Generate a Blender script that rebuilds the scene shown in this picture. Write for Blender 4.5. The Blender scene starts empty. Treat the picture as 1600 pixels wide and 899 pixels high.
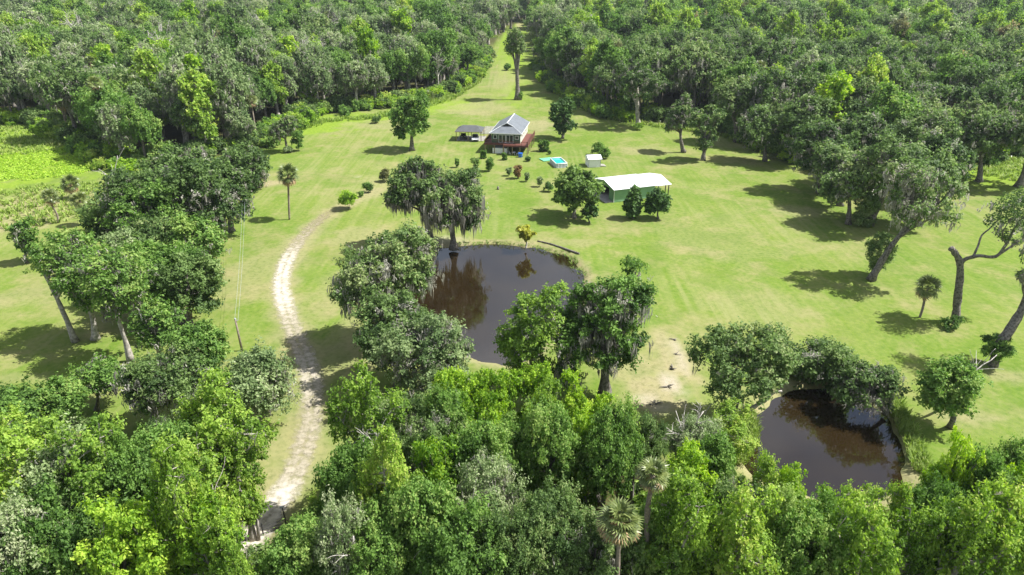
import bpy, math
import numpy as np
from mathutils import Vector

R = math.radians
sc = bpy.context.scene

# ------------------------------------------------------------------ camera, sky, sun, exposure
F, CX, CY = 1100.0, 800.0, 449.5          # focal length and centre in photo pixels (1600 x 899)
PITCH, CAM_H = R(25.0), 45.0
cam = bpy.data.cameras.new('camera')
cam.sensor_width = 36.0
cam.lens = F / 1600.0 * 36.0
cam.clip_start, cam.clip_end = 0.5, 12000.0
camo = bpy.data.objects.new('camera', cam)
camo.location = (0, 0, CAM_H)
camo.rotation_euler = (R(90) - PITCH, 0, 0)
sc.collection.objects.link(camo)
sc.camera = camo

SUN_EL, SUN_AZ = R(55), R(3)              # azimuth measured from +X towards +Y
world = bpy.data.worlds.new('World')
sc.world = world
world.use_nodes = True
wn, wl = world.node_tree.nodes, world.node_tree.links
bg = wn['Background']
sky = wn.new('ShaderNodeTexSky')
sky.sky_type = 'NISHITA'
sky.sun_disc = False
sky.sun_elevation = SUN_EL
sky.sun_rotation = R(90) - SUN_AZ
sky.air_density, sky.dust_density, sky.ozone_density = 1.0, 2.0, 1.0
# thin broken cloud over the whole sky
tc = wn.new('ShaderNodeTexCoord')
cn = wn.new('ShaderNodeTexNoise'); cn.inputs['Scale'].default_value = 2.6; cn.inputs['Detail'].default_value = 7
cr = wn.new('ShaderNodeValToRGB')
cr.color_ramp.elements[0].position = 0.40; cr.color_ramp.elements[0].color = (0, 0, 0, 1)
cr.color_ramp.elements[1].position = 0.62; cr.color_ramp.elements[1].color = (0.5, 0.5, 0.5, 1)
cm = wn.new('ShaderNodeMix'); cm.data_type = 'RGBA'
cm.inputs['B'].default_value = (14.0, 14.4, 15.2, 1)
wl.new(tc.outputs['Generated'], cn.inputs['Vector'])
wl.new(cn.outputs['Fac'], cr.inputs['Fac'])
wl.new(cr.outputs['Color'], cm.inputs['Factor'])
wl.new(sky.outputs['Color'], cm.inputs['A'])
wl.new(cm.outputs['Result'], bg.inputs['Color'])
bg.inputs['Strength'].default_value = 0.06

sun = bpy.data.lights.new('sun', 'SUN')
sun.energy = 5.0
sun.angle = R(0.5)
sun.color = (1.0, 0.975, 0.93)
suno = bpy.data.objects.new('sun', sun)
sd = Vector((math.cos(SUN_EL) * math.cos(SUN_AZ), math.cos(SUN_EL) * math.sin(SUN_AZ), math.sin(SUN_EL)))
suno.rotation_euler = (-sd).to_track_quat('-Z', 'Y').to_euler()
suno.location = (80, 0, 120)
sc.collection.objects.link(suno)

sc.view_settings.view_transform = 'Standard'
sc.view_settings.look = 'None'
sc.view_settings.exposure = 1.05
sc.view_settings.gamma = 1.0
sc.view_settings.use_curve_mapping = False
sc.cycles.max_bounces = 5
sc.cycles.diffuse_bounces = 3
sc.cycles.glossy_bounces = 2
sc.cycles.transmission_bounces = 3
sc.cycles.transparent_max_bounces = 6
sc.cycles.caustics_reflective = False
sc.cycles.caustics_refractive = False

# ------------------------------------------------------------------ projection helpers
FWD = np.array([0, math.cos(PITCH), -math.sin(PITCH)])
UPV = np.array([0, math.sin(PITCH), math.cos(PITCH)])

def ray(u, v):
    return FWD * F + np.array([1.0, 0, 0]) * (u - CX) + UPV * (CY - v)

def gp(u, v, z=0.0):
    d = ray(u, v)
    t = (z - CAM_H) / d[2]
    return np.array([d[0] * t, d[1] * t, z])

def at_depth(u, v, Y):
    d = ray(u, v)
    t = Y / d[1]
    return np.array([d[0] * t, Y, CAM_H + d[2] * t])

def px_scale(P):
    return F / float(np.dot(P - np.array([0, 0, CAM_H]), FWD))

# ------------------------------------------------------------------ materials
def newmat(name):
    m = bpy.data.materials.new(name)
    m.use_nodes = True
    n = m.node_tree.nodes
    n.clear()
    return m, n, m.node_tree.links

def leaf_mat(name, dark, light, odd=None, trans=0.34, rough=0.55, spec=0.25):
    """Leaves: colour runs dark to light by leaf and clump, shifted a little from tree to tree."""
    m, n, l = newmat(name)
    out = n.new('ShaderNodeOutputMaterial')
    at = n.new('ShaderNodeAttribute'); at.attribute_name = 'tint'
    oi = n.new('ShaderNodeObjectInfo')
    ma = n.new('ShaderNodeMath'); ma.operation = 'MULTIPLY_ADD'
    ma.inputs[1].default_value = 0.5
    l.new(oi.outputs['Random'], ma.inputs[0]); l.new(at.outputs['Fac'], ma.inputs[2])
    mb = n.new('ShaderNodeMath'); mb.operation = 'SUBTRACT'; mb.inputs[1].default_value = 0.25
    l.new(ma.outputs[0], mb.inputs[0])
    ra = n.new('ShaderNodeValToRGB')
    e = ra.color_ramp.elements
    e[0].position = 0.05; e[0].color = (*dark, 1)
    e[1].position = 0.85; e[1].color = (*light, 1)
    if odd:
        x = e.new(1.0); x.color = (*odd, 1)
    l.new(mb.outputs[0], ra.inputs['Fac'])
    p = n.new('ShaderNodeBsdfPrincipled')
    p.inputs['Roughness'].default_value = rough
    p.inputs['Specular IOR Level'].default_value = spec
    t = n.new('ShaderNodeBsdfTranslucent')
    hs = n.new('ShaderNodeHueSaturation'); hs.inputs['Hue'].default_value = 0.502
    hs.inputs['Saturation'].default_value = 1.1; hs.inputs['Value'].default_value = 1.35
    l.new(ra.outputs['Color'], hs.inputs['Color'])
    l.new(ra.outputs['Color'], p.inputs['Base Color'])
    l.new(hs.outputs['Color'], t.inputs['Color'])
    mx = n.new('ShaderNodeMixShader'); mx.inputs['Fac'].default_value = trans
    l.new(p.outputs[0], mx.inputs[1]); l.new(t.outputs[0], mx.inputs[2])
    l.new(mx.outputs[0], out.inputs['Surface'])
    return m

def solid(name, col, rough=0.6, metal=0.0, spec=0.4, var=0.12, scale=3.0, bump=0.0, coat=0.0, stretch=None):
    """Painted / wooden / metal surface with mottling from a noise in object space."""
    m, n, l = newmat(name)
    out = n.new('ShaderNodeOutputMaterial')
    p = n.new('ShaderNodeBsdfPrincipled')
    tc = n.new('ShaderNodeTexCoord')
    nz = n.new('ShaderNodeTexNoise'); nz.inputs['Scale'].default_value = scale; nz.inputs['Detail'].default_value = 5
    if stretch:
        mp = n.new('ShaderNodeMapping'); mp.inputs['Scale'].default_value = stretch
        l.new(tc.outputs['Object'], mp.inputs['Vector']); l.new(mp.outputs[0], nz.inputs['Vector'])
    else:
        l.new(tc.outputs['Object'], nz.inputs['Vector'])
    ra = n.new('ShaderNodeValToRGB')
    lo = [max(0, c * (1 - var * 2)) for c in col]; hi = [min(1, c * (1 + var)) for c in col]
    ra.color_ramp.elements[0].position = 0.3; ra.color_ramp.elements[0].color = (*lo, 1)
    ra.color_ramp.elements[1].position = 0.65; ra.color_ramp.elements[1].color = (*hi, 1)
    l.new(nz.outputs['Fac'], ra.inputs['Fac'])
    l.new(ra.outputs['Color'], p.inputs['Base Color'])
    p.inputs['Roughness'].default_value = rough
    p.inputs['Metallic'].default_value = metal
    p.inputs['Specular IOR Level'].default_value = spec
    p.inputs['Coat Weight'].default_value = coat
    if bump:
        b = n.new('ShaderNodeBump'); b.inputs['Strength'].default_value = bump
        l.new(nz.outputs['Fac'], b.inputs['Height']); l.new(b.outputs[0], p.inputs['Normal'])
    l.new(p.outputs[0], out.inputs['Surface'])
    return m

M = {}
M['oak'] = leaf_mat('oak_leaves', (0.050, 0.096, 0.026), (0.180, 0.275, 0.080), (0.27, 0.33, 0.13), trans=0.42)
M['mid'] = leaf_mat('green_leaves', (0.056, 0.120, 0.022), (0.185, 0.320, 0.064), (0.28, 0.38, 0.10), trans=0.42)
M['light'] = leaf_mat('yellow_green_leaves', (0.105, 0.200, 0.025), (0.320, 0.465, 0.070), (0.42, 0.49, 0.11), trans=0.44)
M['pale'] = leaf_mat('grey_green_leaves', (0.105, 0.170, 0.058), (0.290, 0.375, 0.160), (0.39, 0.43, 0.25), trans=0.40)
M['vine'] = leaf_mat('lime_vine_leaves', (0.090, 0.200, 0.018), (0.350, 0.520, 0.050), (0.46, 0.58, 0.09), trans=0.44)
M['brown'] = leaf_mat('rusty_leaves', (0.090, 0.105, 0.038), (0.235, 0.245, 0.090), (0.30, 0.23, 0.11))
M['cedar'] = leaf_mat('cedar_needles', (0.040, 0.090, 0.020), (0.110, 0.205, 0.044), trans=0.28)
M['fine'] = leaf_mat('fine_leaves', (0.060, 0.120, 0.024), (0.180, 0.280, 0.066), trans=0.40)
M['yellow'] = leaf_mat('yellowing_needles', (0.17, 0.20, 0.025), (0.42, 0.43, 0.06))
M['red'] = leaf_mat('reddish_leaves', (0.09, 0.08, 0.025), (0.27, 0.17, 0.07))
M['moss'] = leaf_mat('spanish_moss', (0.16, 0.155, 0.125), (0.40, 0.385, 0.33), trans=0.35, spec=0.05)
M['frond'] = leaf_mat('palm_fronds', (0.055, 0.095, 0.022), (0.200, 0.240, 0.075), trans=0.25, spec=0.5, rough=0.4)
M['dead_frond'] = leaf_mat('dead_palm_fronds', (0.13, 0.085, 0.045), (0.42, 0.30, 0.16), trans=0.15)
M['weed'] = leaf_mat('tall_grass', (0.10, 0.18, 0.025), (0.27, 0.37, 0.07), (0.36, 0.40, 0.14), trans=0.35)
M['bark'] = solid('grey_bark', (0.17, 0.155, 0.135), 0.9, spec=0.1, var=0.35, scale=4, bump=0.6)
M['pale_bark'] = solid('pale_bark', (0.36, 0.33, 0.29), 0.9, spec=0.1, var=0.28, scale=3, bump=0.5)
M['dead_wood'] = solid('bleached_wood', (0.46, 0.43, 0.39), 0.9, spec=0.1, var=0.25, scale=3, bump=0.4)
M['palm_bark'] = solid('palm_bark', (0.24, 0.20, 0.16), 0.9, spec=0.1, var=0.2, scale=6, bump=0.6)

# ------------------------------------------------------------------ mesh building
class MB:
    def __init__(self):
        self.v, self.f, self.t, self.n = [], [], [], 0
    def add(self, v, f, mat=0, tint=0.5):
        v = np.asarray(v, float).reshape(-1, 3); f = np.asarray(f, np.int64)
        self.v.append(v)
        self.f.append((f + self.n, mat))
        self.t.append(np.broadcast_to(np.asarray(tint, float), (len(v),)))
        self.n += len(v)
        return self
    def merge(self, o, mat):
        off = self.n
        self.v += o.v; self.t += o.t; self.n += o.n
        self.f += [(f + off, mat) for f, _ in o.f]
        return self
    def box(self, x0, x1, y0, y1, z0, z1, mat=0):
        v = [(x, y, z) for z in (z0, z1) for y in (y0, y1) for x in (x0, x1)]
        f = [(0, 2, 3, 1), (4, 5, 7, 6), (0, 1, 5, 4), (2, 6, 7, 3), (0, 4, 6, 2), (1, 3, 7, 5)]
        return self.add(v, f, mat)
    def tube(self, pts, rad, sides=6, mat=0, tint=0.5, cap=True):
        pts = np.asarray(pts, float); n = len(pts)
        rad = np.broadcast_to(np.asarray(rad, float), (n,))
        tan = np.gradient(pts, axis=0)
        tan /= np.linalg.norm(tan, axis=1, keepdims=True) + 1e-9
        ref = np.array([0.31, 0.95, 0.05]) if abs(tan[0, 1]) < 0.85 else np.array([0.95, 0.1, 0.3])
        a = np.cross(tan, ref); a /= np.linalg.norm(a, axis=1, keepdims=True) + 1e-9
        b = np.cross(tan, a)
        ang = np.linspace(0, 2 * math.pi, sides, endpoint=False)
        ring = (pts[:, None] + rad[:, None, None] * (np.cos(ang)[None, :, None] * a[:, None] + np.sin(ang)[None, :, None] * b[:, None]))
        if rad.max() > 0.18 and sides >= 7:
            g_ = np.random.default_rng(int(abs(pts.sum()) * 97) % 100000)
            ring = pts[:, None] + (ring - pts[:, None]) * (1 + g_.normal(size=(n, sides, 1)) * 0.10 + g_.normal(size=(n, 1, 1)) * 0.07)
        i = np.arange(n - 1)[:, None] * sides; j = np.arange(sides)[None]; k = (j + 1) % sides
        q = np.stack([i + j, i + k, i + sides + k, i + sides + j], -1).reshape(-1, 4)
        self.add(ring.reshape(-1, 3), q, mat, tint)
        if cap:
            base = self.n - n * sides
            top = base + (n - 1) * sides
            self.f.append((np.arange(top, top + sides)[None], mat))
            self.f.append((np.arange(base, base + sides)[::-1][None], mat))
        return self
    def leaves(self, rng, pos, nrm, size, tint, mat=0, wide=0.62):
        N = len(pos)
        r = rng.normal(size=(N, 3))
        t = np.cross(nrm, r); t /= np.linalg.norm(t, axis=1, keepdims=True) + 1e-9
        b = np.cross(nrm, t)
        L = (np.broadcast_to(size, (N,)) * 0.5)[:, None]
        v = np.stack([pos - t * L, pos + b * L * wide, pos + t * L - nrm * L * 0.35, pos - b * L * wide], 1).reshape(-1, 3)
        f = np.arange(N * 4).reshape(N, 4)
        return self.add(v, f, mat, np.repeat(tint, 4))
    def mesh(self, name, mats, smooth=False):
        me = bpy.data.meshes.new(name)
        co = np.concatenate(self.v)
        idx = np.concatenate([f.ravel() for f, _ in self.f])
        tot = np.concatenate([np.full(len(f), f.shape[1]) for f, _ in self.f])
        mi = np.concatenate([np.full(len(f), m) for f, m in self.f])
        start = np.concatenate([[0], np.cumsum(tot)[:-1]])
        me.vertices.add(len(co)); me.vertices.foreach_set('co', co.astype(np.float32).ravel())
        me.loops.add(len(idx)); me.loops.foreach_set('vertex_index', idx.astype(np.int32))
        me.polygons.add(len(tot))
        me.polygons.foreach_set('loop_start', start.astype(np.int32))
        me.polygons.foreach_set('loop_total', tot.astype(np.int32))
        me.polygons.foreach_set('material_index', mi.astype(np.int32))
        me.polygons.foreach_set('use_smooth', np.full(len(tot), smooth))
        at = me.attributes.new('tint', 'FLOAT', 'POINT')
        at.data.foreach_set('value', np.clip(np.concatenate(self.t), 0, 1).astype(np.float32))
        for m in mats:
            me.materials.append(m)
        me.update(calc_edges=True)
        return me

def link(name, data, parent=None, loc=None, rotz=0.0, scale=None):
    o = bpy.data.objects.new(name, data)
    sc.collection.objects.link(o)
    if parent is not None:
        o.parent = parent
    if loc is not None:
        o.location = loc
    if rotz:
        o.rotation_euler = (0, 0, rotz)
    if scale is not None:
        o.scale = scale
    return o

def tag(o, label=None, cat=None, group=None, kind=None):
    if label: o['label'] = label
    if cat: o['category'] = cat
    if group: o['group'] = group
    if kind: o['kind'] = kind
    return o

def thing(name, label, cat, loc, rotz=0.0, group=None):
    return tag(link(name, None, None, [float(x) for x in loc], rotz), label, cat, group)

# ------------------------------------------------------------------ ground masks
def catmull(P, closed=False, n=8):
    P = np.asarray(P, float)
    Q = np.vstack([P[-1], P, P[0], P[1]]) if closed else np.vstack([2 * P[0] - P[1], P, 2 * P[-1] - P[-2]])
    out = []
    for i in range(1, len(Q) - 2):
        for t in np.linspace(0, 1, n, endpoint=False):
            a, b, c, d = Q[i - 1], Q[i], Q[i + 1], Q[i + 2]
            out.append(0.5 * (2 * b + (c - a) * t + (2 * a - 5 * b + 4 * c - d) * t * t + (3 * b - a - 3 * c + d) * t ** 3))
    if not closed: out.append(P[-1])
    return np.array(out)

def inside(P, poly):
    x, y = P[:, 0], P[:, 1]
    r = np.zeros(len(P), bool)
    for a, b in zip(poly, np.roll(poly, -1, 0)):
        c = (a[1] > y) != (b[1] > y)
        xi = (b[0] - a[0]) * (y - a[1]) / (b[1] - a[1] + 1e-12) + a[0]
        r ^= c & (x < xi)
    return r

def dist_line(P, line, closed=False):
    d = np.full(len(P), 1e9)
    A = np.asarray(line); B = np.roll(A, -1, 0)
    for a, b in zip(A if closed else A[:-1], B if closed else B[:-1]):
        ab = b - a
        t = np.clip(((P - a) @ ab) / (ab @ ab + 1e-12), 0, 1)
        d = np.minimum(d, np.linalg.norm(P - a - t[:, None] * ab, axis=1))
    return d

def vnoise(P, scale, seed=0):
    g = np.random.default_rng(seed).random((64, 64))
    q = P / scale
    i = np.floor(q).astype(int); f = q - i; f = f * f * (3 - 2 * f)
    a = g[i[:, 0] % 64, i[:, 1] % 64]; b = g[(i[:, 0] + 1) % 64, i[:, 1] % 64]
    c = g[i[:, 0] % 64, (i[:, 1] + 1) % 64]; d = g[(i[:, 0] + 1) % 64, (i[:, 1] + 1) % 64]
    return (a * (1 - f[:, 0]) + b * f[:, 0]) * (1 - f[:, 1]) + (c * (1 - f[:, 0]) + d * f[:, 0]) * f[:, 1]

def sstep(x, a, b):
    t = np.clip((x - a) / (b - a), 0, 1)
    return t * t * (3 - 2 * t)

def gpoly(pts):
    return np.array([gp(u, v)[:2] for u, v in pts])

POND1 = catmull(gpoly([(585, 393), (640, 397), (672, 385), (720, 381), (760, 377), (815, 381), (860, 389), (895, 402), (912, 430),
                       (902, 470), (865, 525), (815, 562), (760, 566), (705, 545), (640, 500), (595, 440)]), True, 6)
POND2 = catmull(gpoly([(1162, 722), (1175, 690), (1184, 645), (1222, 606), (1290, 602), (1350, 618), (1392, 650), (1408, 690),
                       (1419, 722), (1410, 760), (1360, 780), (1280, 775), (1200, 752)]), True, 6)
DRIVE = catmull(gpoly([(330, 960), (385, 860), (432, 790), (458, 745), (478, 690), (489, 635), (483, 580), (464, 530), (447, 485), (440, 445),
                       (450, 405), (478, 365), (512, 335), (545, 318), (590, 300)]), False, 10)
LEFT_EDGE = [(-260, 190), (0, 190), (60, 196), (100, 212), (150, 248), (205, 262), (290, 252), (395, 236), (438, 205), (500, 176), (580, 172),
             (640, 160), (700, 147), (738, 120), (758, 82), (772, 66), (788, 50), (802, 40), (816, 33)]
RIGHT_EDGE = [(816, 33), (832, 42), (838, 68), (845, 105), (872, 140), (912, 164), (955, 182), (1012, 190), (1080, 190), (1140, 203), (1190, 232),
              (1250, 250), (1330, 268), (1420, 275), (1480, 258), (1540, 246), (1620, 240), (1850, 240)]
FAR = 760.0
LEFTW = np.vstack([gpoly(LEFT_EDGE), [[0, FAR], [-700, FAR], [-700, 200]]])
RIGHTW = np.vstack([gpoly(RIGHT_EDGE), [[700, 200], [700, FAR], [0, FAR]]])
FRONT = gpoly([(-300, 700), (0, 655), (200, 690), (330, 700), (400, 790), (430, 850), (480, 800), (560, 770), (600, 690), (700, 640), (900, 640),
               (980, 660), (1020, 720), (1120, 760), (1180, 790), (1300, 830), (1420, 815), (1440, 770), (1600, 770), (2000, 770)])
FRONTW = np.vstack([FRONT, [[90, 5], [-90, 5]]])

# ------------------------------------------------------------------ ground sheet
def axis(fine0, fine1, step, far):
    mid = np.arange(fine0, fine1 + 1e-6, step)
    out, s, x = [], step, fine1
    while x < far:
        s *= 1.25; x += s; out.append(x)
    lo, s, x = [], step, fine0
    while x > -far:
        s *= 1.25; x -= s; lo.append(x)
    return np.concatenate([lo[::-1], mid, out])

xs = axis(-120, 120, 1.0, 5000); ys = axis(20, 230, 1.0, 5000)
GX, GY = np.meshgrid(xs, ys)
GPTS = np.stack([GX.ravel(), GY.ravel()], 1)
near = (np.abs(GPTS[:, 0]) < 140) & (GPTS[:, 1] > 0) & (GPTS[:, 1] < 240)
def pond_sd(P, poly):
    d = dist_line(P, poly, True)
    return np.where(inside(P, poly), -d, d)
sd1 = np.full(len(GPTS), 99.0); sd2 = sd1.copy()
sd1[near] = pond_sd(GPTS[near], POND1); sd2[near] = pond_sd(GPTS[near], POND2)
sdp = np.minimum(sd1, sd2) + (vnoise(GPTS, 2.2, 5) - 0.5) * 1.1
WATER_Z = -0.45
gz = -1.8 * sstep(-sdp, -0.9, 2.6)
gz += np.where(near & (sdp > 1), 0.16 * (vnoise(GPTS, 9, 1) - 0.5), 0)

def soft(poly, w, seed, amp=3.0):
    d = dist_line(GPTS, poly, True)
    s = np.where(inside(GPTS, poly), -d, d) + (vnoise(GPTS, 5, seed) - 0.5) * amp
    return 1 - sstep(s, -w, w)
forest = np.maximum(np.maximum(soft(LEFTW, 1.5, 2), soft(RIGHTW, 1.5, 3)), soft(FRONTW, 2.5, 4))

def blob(u, v, ru, rv, seed=0, hard=0.55):
    """Elongated bare patch on the ground, given by where it lies in the photograph."""
    c = gp(u, v)[:2]; s = px_scale(gp(u, v))
    ex = ru / s; ey = abs(gp(u, v - rv)[1] - c[1])
    q = (GPTS - c) / np.array([ex, ey])
    r = np.linalg.norm(q, axis=1) + (vnoise(GPTS, 2.5, seed + 20) - 0.5) * 0.7 + (vnoise(GPTS, 1.1, seed + 40) - 0.5) * 0.4
    return 1 - sstep(r, hard, 1.15)

dry = np.zeros(len(GPTS)); sand = np.zeros(len(GPTS)); wild = np.zeros(len(GPTS))
for i, (u, v, ru, rv, k) in enumerate([
        (1052, 560, 42, 42, 0.75), (1020, 610, 60, 34, 0.8), (985, 575, 70, 28, 0.5), (640, 385, 70, 16, 0.55), (560, 368, 50, 16, 0.4),
        (400, 420, 62, 45, 0.35), (520, 455, 36, 45, 0.3), (60, 320, 90, 30, 0.6), (30, 345, 60, 22, 0.55), (1500, 650, 55, 16, 0.5),
        (1575, 590, 32, 12, 0.45), (600, 195, 60, 8, 0.4), (740, 170, 60, 12, 0.45), (840, 195, 30, 10, 0.6), (790, 120, 30, 20, 0.35),
        (420, 288, 30, 6, 0.8), (560, 500, 30, 55, 0.35), (60, 460, 90, 20, 0.3), (1010, 235, 40, 12, 0.35), (1250, 330, 40, 10, 0.4),
        (45, 590, 60, 10, 0.35), (880, 380, 90, 8, 0.35), (1120, 370, 120, 40, 0.2), (240, 490, 60, 26, 0.6), (610, 285, 60, 10, 0.25),
        (470, 590, 60, 60, 0.3), (460, 690, 70, 40, 0.4), (1180, 480, 100, 30, 0.2), (812, 40, 8, 10, 0.7), (560, 560, 40, 40, 0.35)]):
    dry = np.maximum(dry, k * blob(u, v, ru, rv, i))
for i, (u, v, ru, rv, k) in enumerate([(1058, 555, 13, 30, 0.85), (1045, 600, 22, 24, 0.85), (1010, 625, 26, 14, 0.6), (700, 378, 40, 9, 0.5),
                                       (495, 293, 4, 2, .5), (558, 276, 5, 2, .45),
                                       (1035, 640, 16, 12, 0.6)]):
    sand = np.maximum(sand, k * blob(u, v, ru, rv, i + 50, 0.35))
ddrive = np.full(len(GPTS), 99.0); ddrive[near] = dist_line(GPTS[near], DRIVE)
dry = np.maximum(dry, 0.62 * (1 - sstep(ddrive + (vnoise(GPTS, 3, 9) - .5) * 2, 1.0, 3.4)))
ring = (1 - sstep(np.abs(sdp - 0.3), 0.2, 1.5))
dry = np.maximum(dry, 0.75 * ring)
for i, (u, v, ru, rv) in enumerate([(80, 250, 150, 38), (40, 215, 110, 18), (500, 195, 60, 16), (560, 185, 60, 10), (1560, 270, 90, 26), (1340, 590, 55, 14), (1395, 690, 26, 30), (800, 60, 22, 40), (690, 165, 60, 10)]):
    wild = np.maximum(wild, blob(u, v, ru, rv, i + 80))

nx, ny = len(xs), len(ys)
gv = np.stack([GPTS[:, 0], GPTS[:, 1], gz], 1)
ii = (np.arange(ny - 1)[:, None] * nx + np.arange(nx - 1)[None]).ravel()
gf = np.stack([ii, ii + 1, ii + nx + 1, ii + nx], 1)

def ground_mat():
    m, n, l = newmat('lawn_and_soil')
    out = n.new('ShaderNodeOutputMaterial'); p = n.new('ShaderNodeBsdfPrincipled')
    geo = n.new('ShaderNodeNewGeometry')
    turn = n.new('ShaderNodeMapping'); turn.inputs['Rotation'].default_value = (0.5, 0.35, 0.8)
    l.new(geo.outputs['Position'], turn.inputs['Vector'])
    def noise(scale, detail=5, rough=0.55, vec=None):
        x = n.new('ShaderNodeTexNoise'); x.inputs['Scale'].default_value = scale
        x.inputs['Detail'].default_value = detail; x.inputs['Roughness'].default_value = rough
        l.new(vec or turn.outputs[0], x.inputs['Vector']); return x.outputs['Fac']
    def ramp(fac, *st):
        x = n.new('ShaderNodeValToRGB'); e = x.color_ramp.elements
        e[0].position, e[0].color = st[0][0], (*st[0][1], 1); e[1].position, e[1].color = st[-1][0], (*st[-1][1], 1)
        for q in st[1:-1]:
            y = e.new(q[0]); y.color = (*q[1], 1)
        l.new(fac, x.inputs['Fac']); return x.outputs['Color']
    def mix(fac, a, b, mode='MIX'):
        x = n.new('ShaderNodeMix'); x.data_type = 'RGBA'; x.blend_type = mode
        for s, q in (('Factor', fac), ('A', a), ('B', b)):
            if isinstance(q, (int, float)): x.inputs[s].default_value = q
            elif isinstance(q, tuple): x.inputs[s].default_value = (*q, 1)
            else: l.new(q, x.inputs[s])
        return x.outputs['Result']
    def math_(op, a, b=0.0, c=0.0):
        x = n.new('ShaderNodeMath'); x.operation = op; x.use_clamp = True
        for i, q in enumerate((a, b, c)):
            if isinstance(q, (int, float)): x.inputs[i].default_value = q
            else: l.new(q, x.inputs[i])
        return x.outputs[0]
    at = n.new('ShaderNodeAttribute'); at.attribute_name = 'cover'
    sp = n.new('ShaderNodeSeparateColor'); l.new(at.outputs['Color'], sp.inputs[0])
    SAND, DRY, FOREST, WILD = sp.outputs[0], sp.outputs[1], sp.outputs[2], at.outputs['Alpha']
    big = noise(0.045, 4); med = noise(0.22, 5); fine = noise(1.6, 6, 0.7); tiny = noise(7.0, 3, 0.7)
    grass = ramp(big, (0.32, (0.085, 0.165, 0.020)), (0.5, (0.130, 0.200, 0.028)), (0.68, (0.175, 0.220, 0.042)))
    grass = mix(math_('MULTIPLY', ramp(med, (0.45, (0, 0, 0)), (0.7, (1, 1, 1))), 0.5), grass, (0.235, 0.225, 0.085))
    grass = mix(0.62, grass, ramp(fine, (0.30, (0.065, 0.125, 0.016)), (0.50, (0.150, 0.205, 0.038)), (0.70, (0.240, 0.255, 0.085))))
    # mowing passes: long soft streaks in two directions, here and there
    for ang, sx_, amt in ((16, 1.0, 0.45), (-58, 0.9, 0.26)):
        mp = n.new('ShaderNodeMapping'); mp.inputs['Rotation'].default_value = (0, 0, R(ang)); mp.inputs['Scale'].default_value = (sx_, 0.035, 0.3)
        l.new(geo.outputs['Position'], mp.inputs['Vector'])
        stz = noise(1.0, 3, 0.5, mp.outputs[0])
        msk = ramp(noise(0.03 if ang > 0 else 0.041, 2), (0.42, (0, 0, 0)), (0.62, (1, 1, 1)))
        f_ = math_('MULTIPLY', math_('MULTIPLY', ramp(stz, (0.40, (0, 0, 0)), (0.66, (1, 1, 1))), msk), amt)
        grass = mix(f_, grass, (0.285, 0.275, 0.125))
    thin = math_('MULTIPLY', ramp(noise(0.11, 6, 0.65), (0.48, (0, 0, 0)), (0.66, (1, 1, 1))), 0.62)
    grass = mix(math_('MULTIPLY', thin, math_('MULTIPLY_ADD', noise(0.8, 5, 0.7), 2.0, -0.2)), grass, (0.30, 0.255, 0.135))
    speck = math_('MULTIPLY', ramp(noise(3.2, 4, 0.75), (0.56, (0, 0, 0)), (0.68, (1, 1, 1))), 0.5)
    grass = mix(speck, grass, (0.055, 0.105, 0.016))
    deepg = math_('MULTIPLY', ramp(noise(0.16, 5, 0.6), (0.50, (0, 0, 0)), (0.72, (1, 1, 1))), 0.5)
    grass = mix(deepg, grass, (0.085, 0.150, 0.018))
    lush = ramp(fine, (0.3, (0.12, 0.20, 0.02)), (0.7, (0.25, 0.32, 0.05)))
    c = mix(WILD, grass, lush)
    dryc = ramp(fine, (0.3, (0.20, 0.17, 0.095)), (0.55, (0.33, 0.28, 0.17)), (0.75, (0.25, 0.24, 0.09)))
    dfac = math_('MULTIPLY', DRY, math_('MULTIPLY_ADD', fine, 1.6, 0.25))
    c = mix(dfac, c, dryc)
    sandc = ramp(tiny, (0.3, (0.30, 0.25, 0.185)), (0.7, (0.48, 0.43, 0.35)))
    sfac = math_('MULTIPLY', SAND, math_('MULTIPLY_ADD', fine, 2.0, 0.0))
    c = mix(sfac, c, sandc)
    litter = ramp(fine, (0.3, (0.045, 0.038, 0.020)), (0.7, (0.10, 0.105, 0.035)))
    c = mix(FOREST, c, litter)
    l.new(c, p.inputs['Base Color'])
    hsv = n.new('ShaderNodeHueSaturation'); hsv.inputs['Value'].default_value = 0.87; hsv.inputs['Saturation'].default_value = 1.03; hsv.inputs['Hue'].default_value = 0.505
    l.new(c, hsv.inputs['Color']); l.new(hsv.outputs['Color'], p.inputs['Base Color'])
    p.inputs['Roughness'].default_value = 0.95; p.inputs['Specular IOR Level'].default_value = 0.08
    b = n.new('ShaderNodeBump'); b.inputs['Strength'].default_value = 0.6; b.inputs['Distance'].default_value = 0.10
    l.new(mix(0.35, noise(0.9, 6, 0.75), tiny), b.inputs['Height']); l.new(b.outputs[0], p.inputs['Normal'])
    l.new(p.outputs[0], out.inputs['Surface'])
    return m

gm = MB().add(gv, gf).mesh('ground', [ground_mat()], True)
ca = gm.attributes.new('cover', 'FLOAT_COLOR', 'POINT')
ca.data.foreach_set('color', np.stack([sand, dry, forest, wild], 1).astype(np.float32).ravel())
tag(link('ground', gm), kind='structure')

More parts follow.
